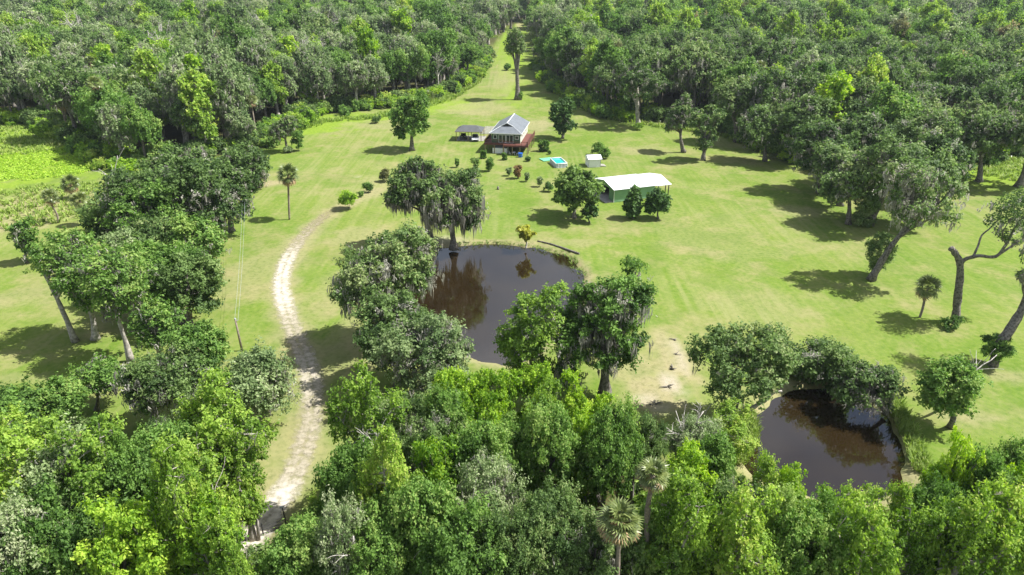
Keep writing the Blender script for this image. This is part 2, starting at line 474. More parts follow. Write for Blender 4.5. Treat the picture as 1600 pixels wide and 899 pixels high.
# ------------------------------------------------------------------ driveway
def drive_mat():
    m, n, l = newmat('sandy_track')
    out = n.new('ShaderNodeOutputMaterial'); p = n.new('ShaderNodeBsdfPrincipled')
    geo = n.new('ShaderNodeNewGeometry')
    f = n.new('ShaderNodeTexNoise'); f.inputs['Scale'].default_value = 1.3; f.inputs['Detail'].default_value = 7; f.inputs['Roughness'].default_value = 0.7
    g = n.new('ShaderNodeTexNoise'); g.inputs['Scale'].default_value = 9; g.inputs['Detail'].default_value = 4
    for x in (f, g): l.new(geo.outputs['Position'], x.inputs['Vector'])
    at = n.new('ShaderNodeAttribute'); at.attribute_name = 'cover'
    sp = n.new('ShaderNodeSeparateColor'); l.new(at.outputs['Color'], sp.inputs[0])
    r = n.new('ShaderNodeValToRGB'); r.color_ramp.elements[0].color = (0.24, 0.205, 0.125, 1); r.color_ramp.elements[1].color = (0.52, 0.475, 0.40, 1)
    r.color_ramp.elements[0].position = 0.25; r.color_ramp.elements[1].position = 0.75
    a = n.new('ShaderNodeMath'); a.operation = 'MULTIPLY_ADD'; a.inputs[1].default_value = 0.34; l.new(g.outputs['Fac'], a.inputs[0])
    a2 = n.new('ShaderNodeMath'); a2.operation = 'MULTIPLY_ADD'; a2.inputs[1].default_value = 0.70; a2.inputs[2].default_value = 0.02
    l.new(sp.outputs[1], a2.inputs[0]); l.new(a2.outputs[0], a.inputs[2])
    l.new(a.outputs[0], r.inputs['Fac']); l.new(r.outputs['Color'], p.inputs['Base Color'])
    p.inputs['Roughness'].default_value = 0.95; p.inputs['Specular IOR Level'].default_value = 0.1
    # worn edge: sand thins out into grass
    s = n.new('ShaderNodeMath'); s.operation = 'ADD'; l.new(sp.outputs[0], s.inputs[0]); l.new(f.outputs['Fac'], s.inputs[1])
    mr = n.new('ShaderNodeMapRange'); mr.interpolation_type = 'SMOOTHSTEP'
    mr.inputs['From Min'].default_value = 0.76; mr.inputs['From Max'].default_value = 1.32
    l.new(s.outputs[0], mr.inputs['Value'])
    tr = n.new('ShaderNodeBsdfTransparent'); mx = n.new('ShaderNodeMixShader')
    l.new(mr.outputs[0], mx.inputs['Fac']); l.new(tr.outputs[0], mx.inputs[1]); l.new(p.outputs[0], mx.inputs[2])
    b = n.new('ShaderNodeBump'); b.inputs['Strength'].default_value = 0.6; b.inputs['Distance'].default_value = 0.1
    l.new(f.outputs['Fac'], b.inputs['Height']); l.new(b.outputs[0], p.inputs['Normal'])
    l.new(mx.outputs[0], out.inputs['Surface'])
    return m

dl = DRIVE
tan = np.gradient(dl, axis=0); tan /= np.linalg.norm(tan, axis=1, keepdims=True)
nor = np.stack([-tan[:, 1], tan[:, 0]], 1)
NA = 13
aw = np.linspace(-1, 1, NA)
vv = dl[:, None] + nor[:, None] * (aw[None, :, None] * 2.3)
dv = np.concatenate([vv.reshape(-1, 2), np.full((len(dl) * NA, 1), 0.115)], 1)
k = (np.arange(len(dl) - 1)[:, None] * NA + np.arange(NA - 1)[None]).ravel()
dmesh = MB().add(dv, np.stack([k, k + 1, k + NA + 1, k + NA], 1)).mesh('driveway', [drive_mat()], True)
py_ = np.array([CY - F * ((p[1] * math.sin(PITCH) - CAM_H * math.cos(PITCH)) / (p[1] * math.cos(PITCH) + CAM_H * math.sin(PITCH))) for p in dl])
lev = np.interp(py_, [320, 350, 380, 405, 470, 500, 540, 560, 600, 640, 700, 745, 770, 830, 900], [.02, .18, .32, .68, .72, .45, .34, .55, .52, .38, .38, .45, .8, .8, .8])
edge = np.clip(1.0 - np.abs(aw) ** 1.15, 0, 1)
rut = 1 - 0.38 * np.exp(-(aw / 0.17) ** 2)
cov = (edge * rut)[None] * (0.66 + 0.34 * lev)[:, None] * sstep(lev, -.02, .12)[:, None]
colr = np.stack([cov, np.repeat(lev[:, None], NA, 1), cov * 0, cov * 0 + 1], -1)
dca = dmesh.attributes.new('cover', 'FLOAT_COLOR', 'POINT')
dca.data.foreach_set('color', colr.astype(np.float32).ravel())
tag(link('driveway', dmesh), kind='structure')

# ------------------------------------------------------------------ pond water
def water_mat():
    m, n, l = newmat('murky_water')
    out = n.new('ShaderNodeOutputMaterial'); p = n.new('ShaderNodeBsdfPrincipled')
    p.inputs['Base Color'].default_value = (0.050, 0.026, 0.008, 1)
    p.inputs['Roughness'].default_value = 0.03
    p.inputs['IOR'].default_value = 1.58
    p.inputs['Specular IOR Level'].default_value = 0.9
    geo = n.new('ShaderNodeNewGeometry')
    a = n.new('ShaderNodeTexNoise'); a.inputs['Scale'].default_value = 2.2; a.inputs['Detail'].default_value = 3
    l.new(geo.outputs['Position'], a.inputs['Vector'])
    b = n.new('ShaderNodeBump'); b.inputs['Strength'].default_value = 0.10; b.inputs['Distance'].default_value = 0.05
    l.new(a.outputs['Fac'], b.inputs['Height']); l.new(b.outputs[0], p.inputs['Normal'])
    s = n.new('ShaderNodeTexNoise'); s.inputs['Scale'].default_value = 0.16; s.inputs['Detail'].default_value = 3
    l.new(geo.outputs['Position'], s.inputs['Vector'])
    r = n.new('ShaderNodeValToRGB'); r.color_ramp.elements[0].color = (0.0135, 0.0085, 0.0034, 1); r.color_ramp.elements[1].color = (0.019, 0.0125, 0.0050, 1)
    r.color_ramp.elements[0].position = 0.35; r.color_ramp.elements[1].position = 0.65
    l.new(s.outputs['Fac'], r.inputs['Fac']); l.new(r.outputs['Color'], p.inputs['Base Color'])
    l.new(p.outputs[0], out.inputs['Surface'])
    return m
WM = water_mat()
for poly in (POND1, POND2):
    c = poly.mean(0)
    big = c + (poly - c) * 1.10
    w = MB().add(np.concatenate([big, np.full((len(big), 1), WATER_Z)], 1), np.arange(len(big))[None]).mesh('pond_water', [WM])
    tag(link('pond_water', w), kind='structure')

# ------------------------------------------------------------------ tree generator
KIND = {
    #         leaf     bark        moss  a    c    clump cover shape
    'oak':   ('oak',   'bark',      0.55, 5.2, 3.5, 1.30, 0.62, 'oak'),
    'mossy': ('oak',   'bark',      1.00, 5.2, 3.7, 1.25, 0.52, 'oak'),
    'mid':   ('mid',   'bark',      0.0,  4.6, 4.2, 1.20, 0.62, 'round'),
    'light': ('light', 'pale_bark', 0.0,  3.7, 4.8, 0.85, 0.50, 'upright'),
    'pale':  ('pale',  'pale_bark', 0.45, 4.6, 4.2, 1.05, 0.36, 'open'),
    'vine':  ('vine',  'bark',      0.0,  3.5, 5.4, 0.78, 0.62, 'column'),
    'brown': ('brown', 'bark',      0.0,  4.2, 4.2, 0.95, 0.50, 'round'),
    'cedar': ('cedar', 'bark',      0.0,  3.0, 4.5, 0.70, 0.85, 'cone'),
    'fine':  ('fine',  'bark',      0.0,  4.6, 4.4, 0.95, 0.60, 'round'),
    'vase':  ('oak',   'bark',      0.35, 3.6, 3.8, 0.80, 0.55, 'vase'),
    'cypress': ('yellow', 'pale_bark', 0.0, 1.5, 2.0, 0.5, 0.5, 'round'),
}

def unit(v):
    return v / (np.linalg.norm(v, axis=-1, keepdims=True) + 1e-9)

def clump_centres(rng, a, b, c, r, shape):
    """Centres of the boughs of a crown: uneven outline, some left out so that gaps show."""
    K = int(1.5 * 4 * math.sqrt(a * b) * max(c, 0.6 * a) / r ** 2)
    K = max(7, min(K, 70))
    lobes = unit(rng.normal(size=(6, 3)) + np.array([0, 0, 0.30]))
    lw = rng.uniform(0.55, 1.1, 6)
    pts = []
    mind = r * 0.80
    cols = [(rng.uniform(0, 6.28), rng.random() ** 0.5 * 0.72, rng.uniform(0.25, 1.0), rng.normal() * 0.25) for _ in range(6)]
    tries = 0
    bend = rng.normal(size=2) * 0.22
    while len(pts) < K and tries < K * 25:
        tries += 1
        d = unit(rng.normal(size=3))
        if shape == 'oak' and d[2] < -0.6: continue
        if shape in ('round', 'open') and d[2] < -0.75: continue
        dots = np.clip(lobes @ d, 0, 1) ** 2 * lw
        m = 0.52 + 0.52 * float(dots.max())
        rad = (rng.uniform(0.78, 1.0) if rng.random() < 0.82 else rng.uniform(0.3, 0.75)) * m
        p = d * rad * np.array([a, b, c])
        h = rng.random(); ang = rng.uniform(0, 2 * math.pi)
        rr = None
        if shape == 'cone':
            h = h ** 1.25
            rr = (1 - h) ** 0.75 * (0.35 + 0.65 * rng.random() ** 0.5) * (0.75 + 0.3 * math.sin(3 * ang + 1))
            if h < 0.15: rr *= 0.75
        elif shape == 'vase':
            h = h ** 0.7
            rr = (0.28 + 0.72 * math.sin(min(1.0, h * 1.15) * math.pi * 0.62)) * rng.random() ** 0.4
        elif shape == 'upright':
            rr = math.sin(math.pi * (0.10 + 0.82 * h)) ** 0.7 * rng.random() ** 0.42 * (0.70 + 0.42 * math.sin(2 * ang + 7 * h + lw[0] * 20))
        elif shape == 'block':
            rr = rng.uniform(0.6, 1.0)
        if rr is not None:
            p = np.array([math.cos(ang) * a * rr, math.sin(ang) * b * rr, (h * 2 - 1) * c])
        if shape == 'column':
            an, ra, top, ln = cols[int(rng.integers(6))]
            h = -1 + (1 + top) * rng.random() ** 0.75
            w = 0.30 * (1.15 - 0.45 * (h + 1) / (1 + top))
            p = np.array([(math.cos(an) * ra + ln * (h + 1) / 2 + rng.normal() * w * 0.8) * a, (math.sin(an) * ra + rng.normal() * w * 0.8) * b, h * c])
        if shape in ('upright', 'open', 'oak', 'round'):
            p[:2] += bend * p[2] * 0.6
        if pts and np.min(np.linalg.norm(np.array(pts) - p, axis=1)) < mind: continue
        pts.append(p)
    pts = np.array(pts)
    if len(pts) > 12 and shape not in ('block', 'cone'):
        pts = pts[rng.random(len(pts)) > 0.15]
    return pts

def curve3(p0, p1, rng, sag, n=5):
    t = np.linspace(0, 1, n)[:, None]
    L = np.linalg.norm(p1 - p0)
    mid = (p0 + p1) / 2 + np.array([0, 0, sag * L]) + rng.normal(size=3) * L * 0.07
    return (1 - t) ** 2 * p0 + 2 * t * (1 - t) * mid + t ** 2 * p1

def grow(seed, kind, C, a, b, c, leaf, base=(0, 0, 0), trunk_r=None, clump=None, moss=None, cover=None, shape=None,
         path=None, moss_len=1.0, parts=False, wood=True):
    """Return (trunk, crown, moss) buffers of one tree in local metres, rooted at base."""
    rng = np.random.default_rng(seed)
    lm, bm, ms, _, _, cr_, cv, sh = KIND[kind]
    clump = clump or cr_; cover = cover or cv; shape = shape or sh
    moss = ms if moss is None else moss
    C = np.asarray(C, float); base = np.asarray(base, float)
    cc = clump_centres(rng, a, b, c, clump * 1.12, shape) + C
    rad = clump * 1.12 * rng.uniform(0.65, 1.35, len(cc))
    ct = rng.normal(0.5, 0.19, len(cc)) + 0.08 * (cc[:, 2] - C[2]) / c
    crown, trunk, mossb = MB(), MB(), MB()
    # each bough carries a handful of leafy sprays
    ns_ = rng.integers(4, 8, len(cc))
    bi = np.repeat(np.arange(len(cc)), ns_)
    so = unit(rng.normal(size=(len(bi), 3)) + unit(cc[bi] - C + 1e-6) * 0.5 + np.array([0, 0, 0.15]))
    sc_ = cc[bi] + so * (rad[bi] * rng.uniform(0.35, 0.95, len(bi)))[:, None] * np.array([1.1, 1.1, 0.72])
    sr_ = rad[bi] * rng.uniform(0.38, 0.72, len(bi))
    stt = ct[bi] + rng.normal(0, 0.12, len(bi))
    TW = 8
    n_tw = np.maximum(2, (cover * 0.86 * 4 * math.pi * sr_ ** 2 / (0.31 * leaf ** 2) / TW)).astype(int)
    ti = np.repeat(np.arange(len(bi)), TW)
    droop = -0.25 if shape == 'column' else 0.30
    td = unit(rng.normal(size=(len(ti), 3)) + unit(sc_[ti] - C + 1e-6) * 0.5 + np.array([0, 0, droop]))
    tl = sr_[ti] * rng.uniform(0.5, 1.75, len(ti))
    li = np.repeat(np.arange(len(ti)), n_tw[ti])
    al = 0.30 + 0.70 * rng.random(len(li)) ** 0.7
    pos = sc_[ti[li]] + td[li] * (tl[li] * al)[:, None] + rng.normal(size=(len(li), 3)) * (sr_[ti[li]] * 0.20)[:, None]
    nrm = unit(td[li] * 0.45 + unit(pos - cc[bi[ti[li]]]) * 0.35 + np.array([0, 0, 0.50]) + rng.normal(size=(len(li), 3)) * 0.55)
    tint = stt[ti[li]] + rng.normal(0, 0.19, len(li)) + 0.10 * (al - 0.6)
    keep = pos[:, 2] > 0.05
    if moss >= 0.5:
        grey = (rng.random(len(bi)) < 0.07)[ti[li]]
        g_ = keep & grey & (rng.random(len(li)) < 0.8)
        mossb.leaves(rng, pos[g_], nrm[g_], leaf * rng.uniform(0.5, 1.2, g_.sum()), np.clip(tint[g_], 0, 1), wide=0.35)
        keep &= ~grey
    crown.leaves(rng, pos[keep], nrm[keep], leaf * rng.uniform(0.5, 1.4, keep.sum()), tint[keep])
    # trunk and limbs
    tr = trunk_r or 0.045 * (C[2] + c) * 0.85
    if path is None:
        top = C + np.array([rng.normal() * a * 0.1, rng.normal() * a * 0.1, 0.35 * c])
        w = rng.normal(size=3) * np.array([0.4, 0.4, 0]) * 0.4
        path = np.array([base, base + (top - base) * 0.33 + w, base + (top - base) * 0.66 - w, top])
    path = catmull(np.asarray(path, float), False, 4)
    tt = np.linspace(0, 1, len(path))
    trunk.tube(path, tr * (1 - 0.72 * tt) * (1 + 0.55 * np.exp(-tt * 16)), 8)
    if wood:
        nl = min(7, max(3, len(cc) // 6))
        pick = [int(rng.integers(len(cc)))]
        for _ in range(nl - 1):
            dd = np.min([np.linalg.norm(cc - cc[i], axis=1) for i in pick], axis=0)
            pick.append(int(dd.argmax()))
        nodes = [path[len(path) // 2:]]
        noder = [tr * (1 - 0.72 * tt[len(path) // 2:]) * 0.8]
        for i in pick:
            s = path[int(len(path) * rng.uniform(0.42, 0.85))]
            q = curve3(s, cc[i], rng, 0.06, 6)
            rr_ = np.linspace(tr * 0.48, tr * 0.10, 6)
            trunk.tube(q, rr_, 5, cap=False)
            nodes.append(q); noder.append(rr_)
        N = np.concatenate(nodes); NR = np.concatenate(noder)
        for i in range(len(cc)):
            if i in pick: continue
            j = int(np.linalg.norm(N - cc[i] + np.array([0, 0, 0.4]), axis=1).argmin())
            q = curve3(N[j], cc[i] + unit(cc[i] - N[j]) * rad[i] * 0.5, rng, 0.05, 4)
            trunk.tube(q, np.linspace(max(0.03, NR[j] * 0.6), 0.02, 4), 4, cap=False)
        for j in (range(len(bi)) if shape in ('open', 'upright') else ()):
            trunk.tube(np.array([cc[bi[j]], sc_[j] + so[j] * sr_[j] * 0.6]), [0.045, 0.015], 3, cap=False)
    if moss > 0:
        low = rng.random(len(cc)) < min(1, 0.35 + 0.5 * moss)
        ids = np.nonzero(low)[0]
        ns = int(20 * moss * (0.4 / leaf) ** 1.1)
        strands(rng, mossb, np.repeat(cc[ids], ns, 0), np.repeat(rad[ids], ns), moss_len * 0.8, max(0.06, leaf * 0.24))
    return trunk, crown, mossb

def strands(rng, mb, c, rad, ml, w):
    """Moss: pointed tassels, each a bunch of wisps of different length."""
    pick = rng.random(len(c)) < 0.55
    c, rad = c[pick], rad[pick]
    T = len(c)
    if not T: return
    off = rng.normal(size=(T, 3)) * rad[:, None] * np.array([0.62, 0.62, 0.35])
    p0 = c + off - np.array([0, 0, 0.25]) * rad[:, None]
    L0 = ml * (0.35 + 1.5 * rng.random(T) ** 2.0)
    n = 7
    p = np.repeat(p0, n, 0) + rng.normal(size=(T * n, 3)) * np.array([0.20, 0.20, 0.18])
    L = np.repeat(L0, n) * rng.uniform(0.25, 1.0, T * n)
    L = np.minimum(L, np.maximum(0.1, p[:, 2] - 0.8))
    N = T * n
    ang = rng.uniform(0, math.pi, N)
    t = np.stack([np.cos(ang), np.sin(ang), np.zeros(N)], 1)
    ww = (w * rng.uniform(0.5, 1.3, N))[:, None] * t
    dn = np.array([0, 0, -1.0])
    sway = rng.normal(size=(N, 3)) * np.array([0.10, 0.10, 0])
    pull = (np.repeat(p0, n, 0) - p) * np.array([0.6, 0.6, 0])
    q1 = p + dn * (L * 0.4)[:, None] + sway; q2 = p + dn * L[:, None] + sway * 0.8 + pull
    v = np.stack([p - ww * 0.6, p + ww * 0.6, q1 + ww * 0.9, q1 - ww * 0.9, q2], 1).reshape(-1, 3)
    b = np.arange(N) * 5
    tint = np.clip(np.repeat(rng.normal(0.5, 0.2, T), n) + rng.normal(0, 0.12, N), 0, 1)
    o = mb.n
    mb.add(v, np.stack([b, b + 1, b + 2, b + 3], 1), 0, np.repeat(tint, 5))
    mb.f.append((np.stack([b + 3, b + 2, b + 4], 1) + o, 0))

def bare(seed, h, r, spread=1.0, lean=(0, 0), depth=3, splits=4, fork=0.4, start=0.45):
    """Bare dead tree: trunk with forking broken branches."""
    rng = np.random.default_rng(seed)
    mb = MB()
    def branch(p, d, L, rad, lev):
        n = 6
        q = [p]
        for i in range(n - 1):
            d = unit(d + rng.normal(size=3) * 0.13)
            q.append(q[-1] + d * L / (n - 1))
        q = np.array(q)
        mb.tube(q, np.linspace(rad, rad * (0.45 if lev else 0.4), n), 7 if lev == 0 else 5)
        if lev >= depth: return
        for _ in range(splits + int(rng.integers(0, 2))):
            k = int(rng.uniform(start if lev == 0 else 0.3, 1.0) * (n - 1))
            dd = unit(d + rng.normal(size=3) * fork * spread * np.array([1.5, 1.5, 0.7]))
            branch(q[k], dd, L * rng.uniform(0.35, 0.6), max(0.025, rad * 0.42), lev + 1)
    branch(np.zeros(3), unit(np.array([lean[0], lean[1], 1.0])), h * 0.8, r, 0)
    return mb

def put_tree(name, label, cat, loc, parts, kind, group=None, scale=None, rotz=0.0):
    """parts: (trunk mesh, crown mesh, moss mesh or None)"""
    root = thing(name, label, cat, loc, rotz, group)
    if scale is not None: root.scale = scale
    for nm, me in zip(('trunk', 'crown', 'hanging_moss'), parts):
        if me is not None:
            o_ = link(nm, me, root)
            if nm == 'hanging_moss': o_['kind'] = 'stuff'
    return root

def to_meshes(bufs, kind, bark=None, leafm=None):
    lm, bm = KIND[kind][:2]
    t, c, m = bufs
    return (t.mesh('trunk', [M[bark or bm]], True), c.mesh('crown', [M[leafm or lm]]) if c.n else None,
            m.mesh('hanging_moss', [M['moss']]) if m.n else None)

HERO_BASES = []
def hero(name, label, kind, box, base=None, zc=None, seed=1, group=None, cat='tree', px=3.0, bark=None, leafm=None, deep=1.0, **kw):
    """A tree fitted to where its crown and its foot stand; it is round, with its own distance and true size."""
    u0, v0, u1, v1 = box
    uc, vc = (u0 + u1) / 2, (v0 + v1) / 2
    P = gp(*base) if base else gp(uc, vc, zc)
    C = at_depth(uc, vc, P[1])
    if not base: P = np.array([C[0], C[1], 0.0])
    s = px_scale(C)
    a = (u1 - u0) / 2 / s * 0.93
    dep = math.atan2(CAM_H - C[2], math.hypot(C[0], C[1]))
    hv = (v1 - v0) / 2 / s * 0.95
    c = math.sqrt(max(hv ** 2 - (a * deep * math.sin(dep)) ** 2, (0.42 * a) ** 2)) / math.cos(dep)
    leaf = min(0.6, max(0.24, px / (s * 0.64)))
    clump = kw.pop('clump', None) or max(0.30, min(KIND[kind][5], 0.30 * a + 0.12))
    a = max(a - 0.55 * clump, 0.6 * a); c = max(c - 0.45 * clump, 0.6 * c)
    path = kw.pop('ppath', None)
    if path:
        path = [at_depth(u, v, P[1] + dy) - P for u, v, dy in path]
    b = grow(seed, kind, C - P, a, a * deep, c, leaf, clump=clump, path=path, **kw)
    HERO_BASES.append(P[:2])
    return put_tree(name, label, cat, P, to_meshes(b, kind, bark, leafm), kind, group)

# ------------------------------------------------------------------ palms
def frond_buf(seed, seg=13):
    """One fan frond along +X: stalk and a drooping pleated fan, about 2 m long."""
    rng = np.random.default_rng(seed)
    mb = MB()
    st = np.array([[0, 0, 0], [0.5, 0, 0.06], [1.0, 0, 0.04]])
    mb.tube(st, [0.035, 0.028, 0.02], 3, tint=0.5, cap=False)
    hub = st[-1]
    for i, a in enumerate(np.linspace(-1.9, 1.9, seg)):
        L = (1.05 - 0.10 * abs(a)) * rng.uniform(0.85, 1.1)
        d = np.array([math.cos(a), math.sin(a), 0.0])
        s = np.array([-d[1], d[0], 0]) * 0.085
        m = hub + d * L * 0.55 + np.array([0, 0, 0.05 * (i % 2) - 0.05])
        t = hub + d * L + np.array([0, 0, -0.30 * rng.uniform(0.6, 1.5)])
        b = mb.n
        mb.add([hub - s * 0.25, hub + s * 0.25, m + s, m - s, t], [(0, 1, 2, 3)], 0, rng.uniform(0.3, 0.8))
        mb.f.append((np.array([[b + 3, b + 2, b + 4]]), 0))
    return mb
FRONDS = [frond_buf(i) for i in range(3)]
FROND_ME = [f.mesh('frond', [M['frond']]) for f in FRONDS]
DEAD_ME = [f.mesh('dead_frond', [M['dead_frond']]) for f in FRONDS]

def rotm(az, el, roll=0.0):
    ca, sa, ce, se, cr_, sr = math.cos(az), math.sin(az), math.cos(el), math.sin(el), math.cos(roll), math.sin(roll)
    Rz = np.array([[ca, -sa, 0], [sa, ca, 0], [0, 0, 1]]); Ry = np.array([[ce, 0, -se], [0, 1, 0], [se, 0, ce]])
    Rx = np.array([[1, 0, 0], [0, cr_, -sr], [0, sr, cr_]])
    return Rz @ Ry @ Rx

def palm_layout(seed, n=30, ndead=12, hi=-38):
    rng = np.random.default_rng(seed)
    live = [(i * 2.39996 + rng.normal() * 0.15, math.radians(78 - 105 * (i / (n - 1)) ** 0.9) + rng.normal() * 0.1, rng.normal() * 0.25) for i in range(n)]
    dead = [(i * 2.39996 + 0.6 + rng.normal() * 0.2, math.radians(rng.uniform(-78, hi)), rng.normal() * 0.3) for i in range(ndead)]
    return live, dead

def palm_bufs(seed, n=26, ndead=10):
    live, dead = palm_layout(seed, n, ndead)
    A, B = MB(), MB()
    for lst, out in ((live, A), (dead, B)):
        for i, (az, el, ro) in enumerate(lst):
            f = FRONDS[i % 3]; Rm = rotm(az, el, ro)
            o = MB(); o.v = [v @ Rm.T for v in f.v]; o.t = f.t; o.n = f.n; o.f = f.f
            out.merge(o, 0)
    return A, B

PALM_VARIANTS = []
for i in range(4):
    A, B = palm_bufs(100 + i, 26, (12, 8, 3, 14)[i])
    PALM_VARIANTS.append((A.mesh('frond_crown', [M['frond']]), B.mesh('dead_frond_skirt', [M['dead_frond']])))

def palm(label, base, head, width, seed=0, split=False, group=None, r=0.17, dead=12, zhead=None):
    P = gp(*base)
    if zhead:
        P = gp(head[0], head[1], zhead) + [.3, 0, -zhead]
    T = at_depth(head[0], head[1], P[1]); s = px_scale(T)
    sc_ = width / s / 3.9
    root = thing('cabbage_palm', label, 'palm', P, 0, group)
    L = T - P
    rng = np.random.default_rng(seed)
    w = rng.normal(size=3) * np.array([0.12, 0.12, 0])
    pts = catmull([np.zeros(3) - np.array([0, 0, .2]), L * 0.3 + w, L * 0.7 - w * .5 + np.array([0, 0, .0]), L], False, 4)
    link('trunk', MB().tube(pts, np.linspace(r * 1.15, r, len(pts)), 9).mesh('trunk', [M['palm_bark']], True), root)
    if split:
        live, dd = palm_layout(seed, 24, dead, -8)
        for lst, me in ((live, FROND_ME), (dd, DEAD_ME)):
            for i, (az, el, ro) in enumerate(lst):
                o = link('frond' if me is FROND_ME else 'dead_frond', me[i % 3], root, [float(x) for x in L])
                o.rotation_euler = (ro, -el, az)
                o.scale = (sc_,) * 3
    else:
        a, b = PALM_VARIANTS[seed % 4]
        for nm, me in (('frond_crown', a), ('dead_frond_skirt', b)):
            o = link(nm, me, root, [float(x) for x in L], rng.uniform(0, 6)); o.scale = (sc_,) * 3
    HERO_BASES.append(P[:2])
    return root

palm('tall palm rising above the thicket left of the small pond', (1008, 822), (1020, 742), 60, 3, True, dead=16, zhead=14.5)
palm('shaggy palm with a big skirt of straw-coloured dead fronds at the bottom of the picture', (975, 905), (968, 815), 80, 5, True, dead=26, zhead=12.5)
palm('lone slender palm standing in the open lawn left of the sandy track bend', (452, 343), (450, 273), 40, 0)
palm('short young palm on the right lawn beside the tall broken oak trunk', (1437, 496), (1450, 450), 46, 2, r=0.15)
palm('small palm with a leaning dark trunk in the rough clearing at far left', (91, 348), (78, 308), 30, 6, r=0.16)
palm('palm with browning skirt at the left corner of the dark oak clump', (137, 352), (125, 314), 34, 7)
palm('palm with orange dead fronds rising from the weeds of the left clearing', (113, 312), (110, 287), 34, 4)
palm('tall thin palm with yellowish head in front of the left wood', (176, 248), (148, 132), 30, 1, r=0.2)
palm('tall thin palm against the dark left wood beside the clearing', (107, 214), (95, 160), 28, 3, r=0.2)
palm('green palm beside the oak clump, next to the browning palm', (146, 362), (143, 325), 30, 2)

# ------------------------------------------------------------------ single trees
hero('oak_tree', 'round green oak with a forked bare trunk on the lawn left of the carport', 'mid', (606, 145, 677, 226), (644, 235), seed=11, leafm='mid', clump=1.1, cover=0.95)
hero('cedar_tree', 'pointed green cedar on the lawn right of the house', 'cedar', (855, 153, 905, 207), (879, 217), seed=12, shape='upright', clump=0.8, cover=1.3)
hero('shade_tree', 'big round fine-leaved tree beside the open end of the green barn', 'fine', (851, 259, 945, 337), (897, 341), seed=13, cover=0.95)
hero('small_tree', 'small dark bushy tree at the foot of the big round tree by the barn', 'cedar', (909, 318, 935, 342), (921, 348), seed=14, shape='round', clump=0.5, cover=1.2)
hero('cedar_tree', 'narrow dark conical cedar in front of the green barn wall', 'cedar', (974, 290, 1006, 337), (988, 341), seed=15, clump=0.55, cover=1.3)
hero('cedar_tree', 'broad bushy cedar in front of the barn porch posts', 'cedar', (1006, 297, 1050, 338), (1028, 342), seed=16, shape='round', clump=0.65, cover=1.3)
hero('tall_tree', 'tall thin tree with a high small crown in the far grassy avenue', 'oak', (787, 38, 823, 98), (809, 156), seed=17, clump=1.1, shape='round', cover=0.45)
hero('oak_tree', 'broad dark oak closing the far end of the grassy avenue', 'mossy', (766, -6, 834, 34), (798, 46), seed=40, clump=1.3)
for i_, (bx_, bs_, lb_) in enumerate([((1215, 150, 1300, 225), (1250, 258), 'oak behind the ivy-clad oak at the right wood'), ((1300, 165, 1400, 262), (1345, 290), 'oak with long moss between the ivy-clad and wide mossy oaks'),
        ((1420, 205, 1520, 300), (1462, 318), 'low mossy oak right behind the leaning oak'), ((1268, 215, 1352, 300), (1312, 322), 'oak touching the right side of the ivy-clad oak'),
        ((1110, 120, 1180, 200), (1150, 222), 'dark oak standing behind the vase-shaped tree'), ((1285, 240, 1370, 335), (1325, 350), 'mossy oak in front of the ivy-clad oak'),
        ((1385, 225, 1500, 335), (1432, 352), 'broad oak right behind the upper part of the leaning oak'), ((1470, 150, 1560, 240), (1512, 258), 'oak in the second row above the bright grass at right')]):
    hero('oak_tree', lb_, 'mossy' if i_ % 2 else 'oak', bx_, bs_, seed=140 + i_)
hero('vase_tree', 'vase-shaped grey-green tree on the lawn edge right of the shed', 'vase', (1073, 168, 1131, 240), (1098, 251), seed=18, leafm='oak')
hero('leaning_tree', 'ragged mossy tree leaning behind the vase-shaped tree at the right wood', 'mossy', (1036, 150, 1084, 222), (1068, 238), seed=19, clump=0.8)
hero('oak_tree', 'oak with a tall pale straight trunk at the edge of the right wood', 'mossy', (950, 86, 1048, 172), (998, 198), seed=20, bark='pale_bark')
hero('mossy_oak', 'large moss-hung oak on the far bank of the large pond', 'mossy', (634, 252, 768, 378), (709, 389), seed=21, moss_len=2.6, moss=1.5, cover=0.6, clump=1.1, shape='round')
hero('mossy_oak', 'slimmer moss-hung oak leaning left beside the large far-bank oak', 'mossy', (598, 238, 694, 342), (676, 386), seed=22, moss_len=2.2, clump=0.9, cover=0.5)
hero('mossy_oak', 'broad dark oak with long grey moss on the left bank of the large pond', 'mossy', (513, 342, 678, 496), (605, 540), seed=23, moss_len=2.0, moss=1.2, shape='round', cover=.6)
hero('mossy_oak', 'oak on the left pond bank nearer the camera, below the broad dark oak', 'oak', (552, 455, 700, 590), (622, 602), seed=24, moss_len=1.3)
hero('mossy_oak', 'pale green mossy tree at the near bank of the large pond left of the gap', 'pale', (584, 482, 744, 648), (668, 646), seed=25, cover=0.55, moss=0.8, clump=1.05)
hero('pale_tree', 'slim pale yellow-green tree standing in front of the large pond water', 'light', (762, 430, 886, 618), (835, 624), seed=26, shape='open', cover=0.42, clump=0.9, leafm='light', moss=.3)
hero('mossy_oak', 'tall full oak with drooping moss at the right bank of the large pond', 'mid', (862, 394, 1032, 632), (945, 624), seed=27, moss=0.7, moss_len=1.8, leafm='mid', cover=0.62, clump=1.15)
hero('cypress_tree', 'little yellow cypress standing at the far water edge of the large pond', 'cypress', (808, 352, 834, 376), (821, 389), seed=28, shape='upright', cover=.8)
hero('oak_tree', 'dark spreading oak on the left bank of the small pond', 'oak', (1076, 500, 1262, 642), (1140, 660), seed=29, moss=0.2, leafm='oak', cover=0.5, trunk_r=.4, clump=1.0)
hero('oak_tree', 'low oak bending over the far edge of the small pond', 'oak', (1212, 530, 1352, 634), (1270, 598), seed=30, moss=0.5, shape='round', trunk_r=.35)
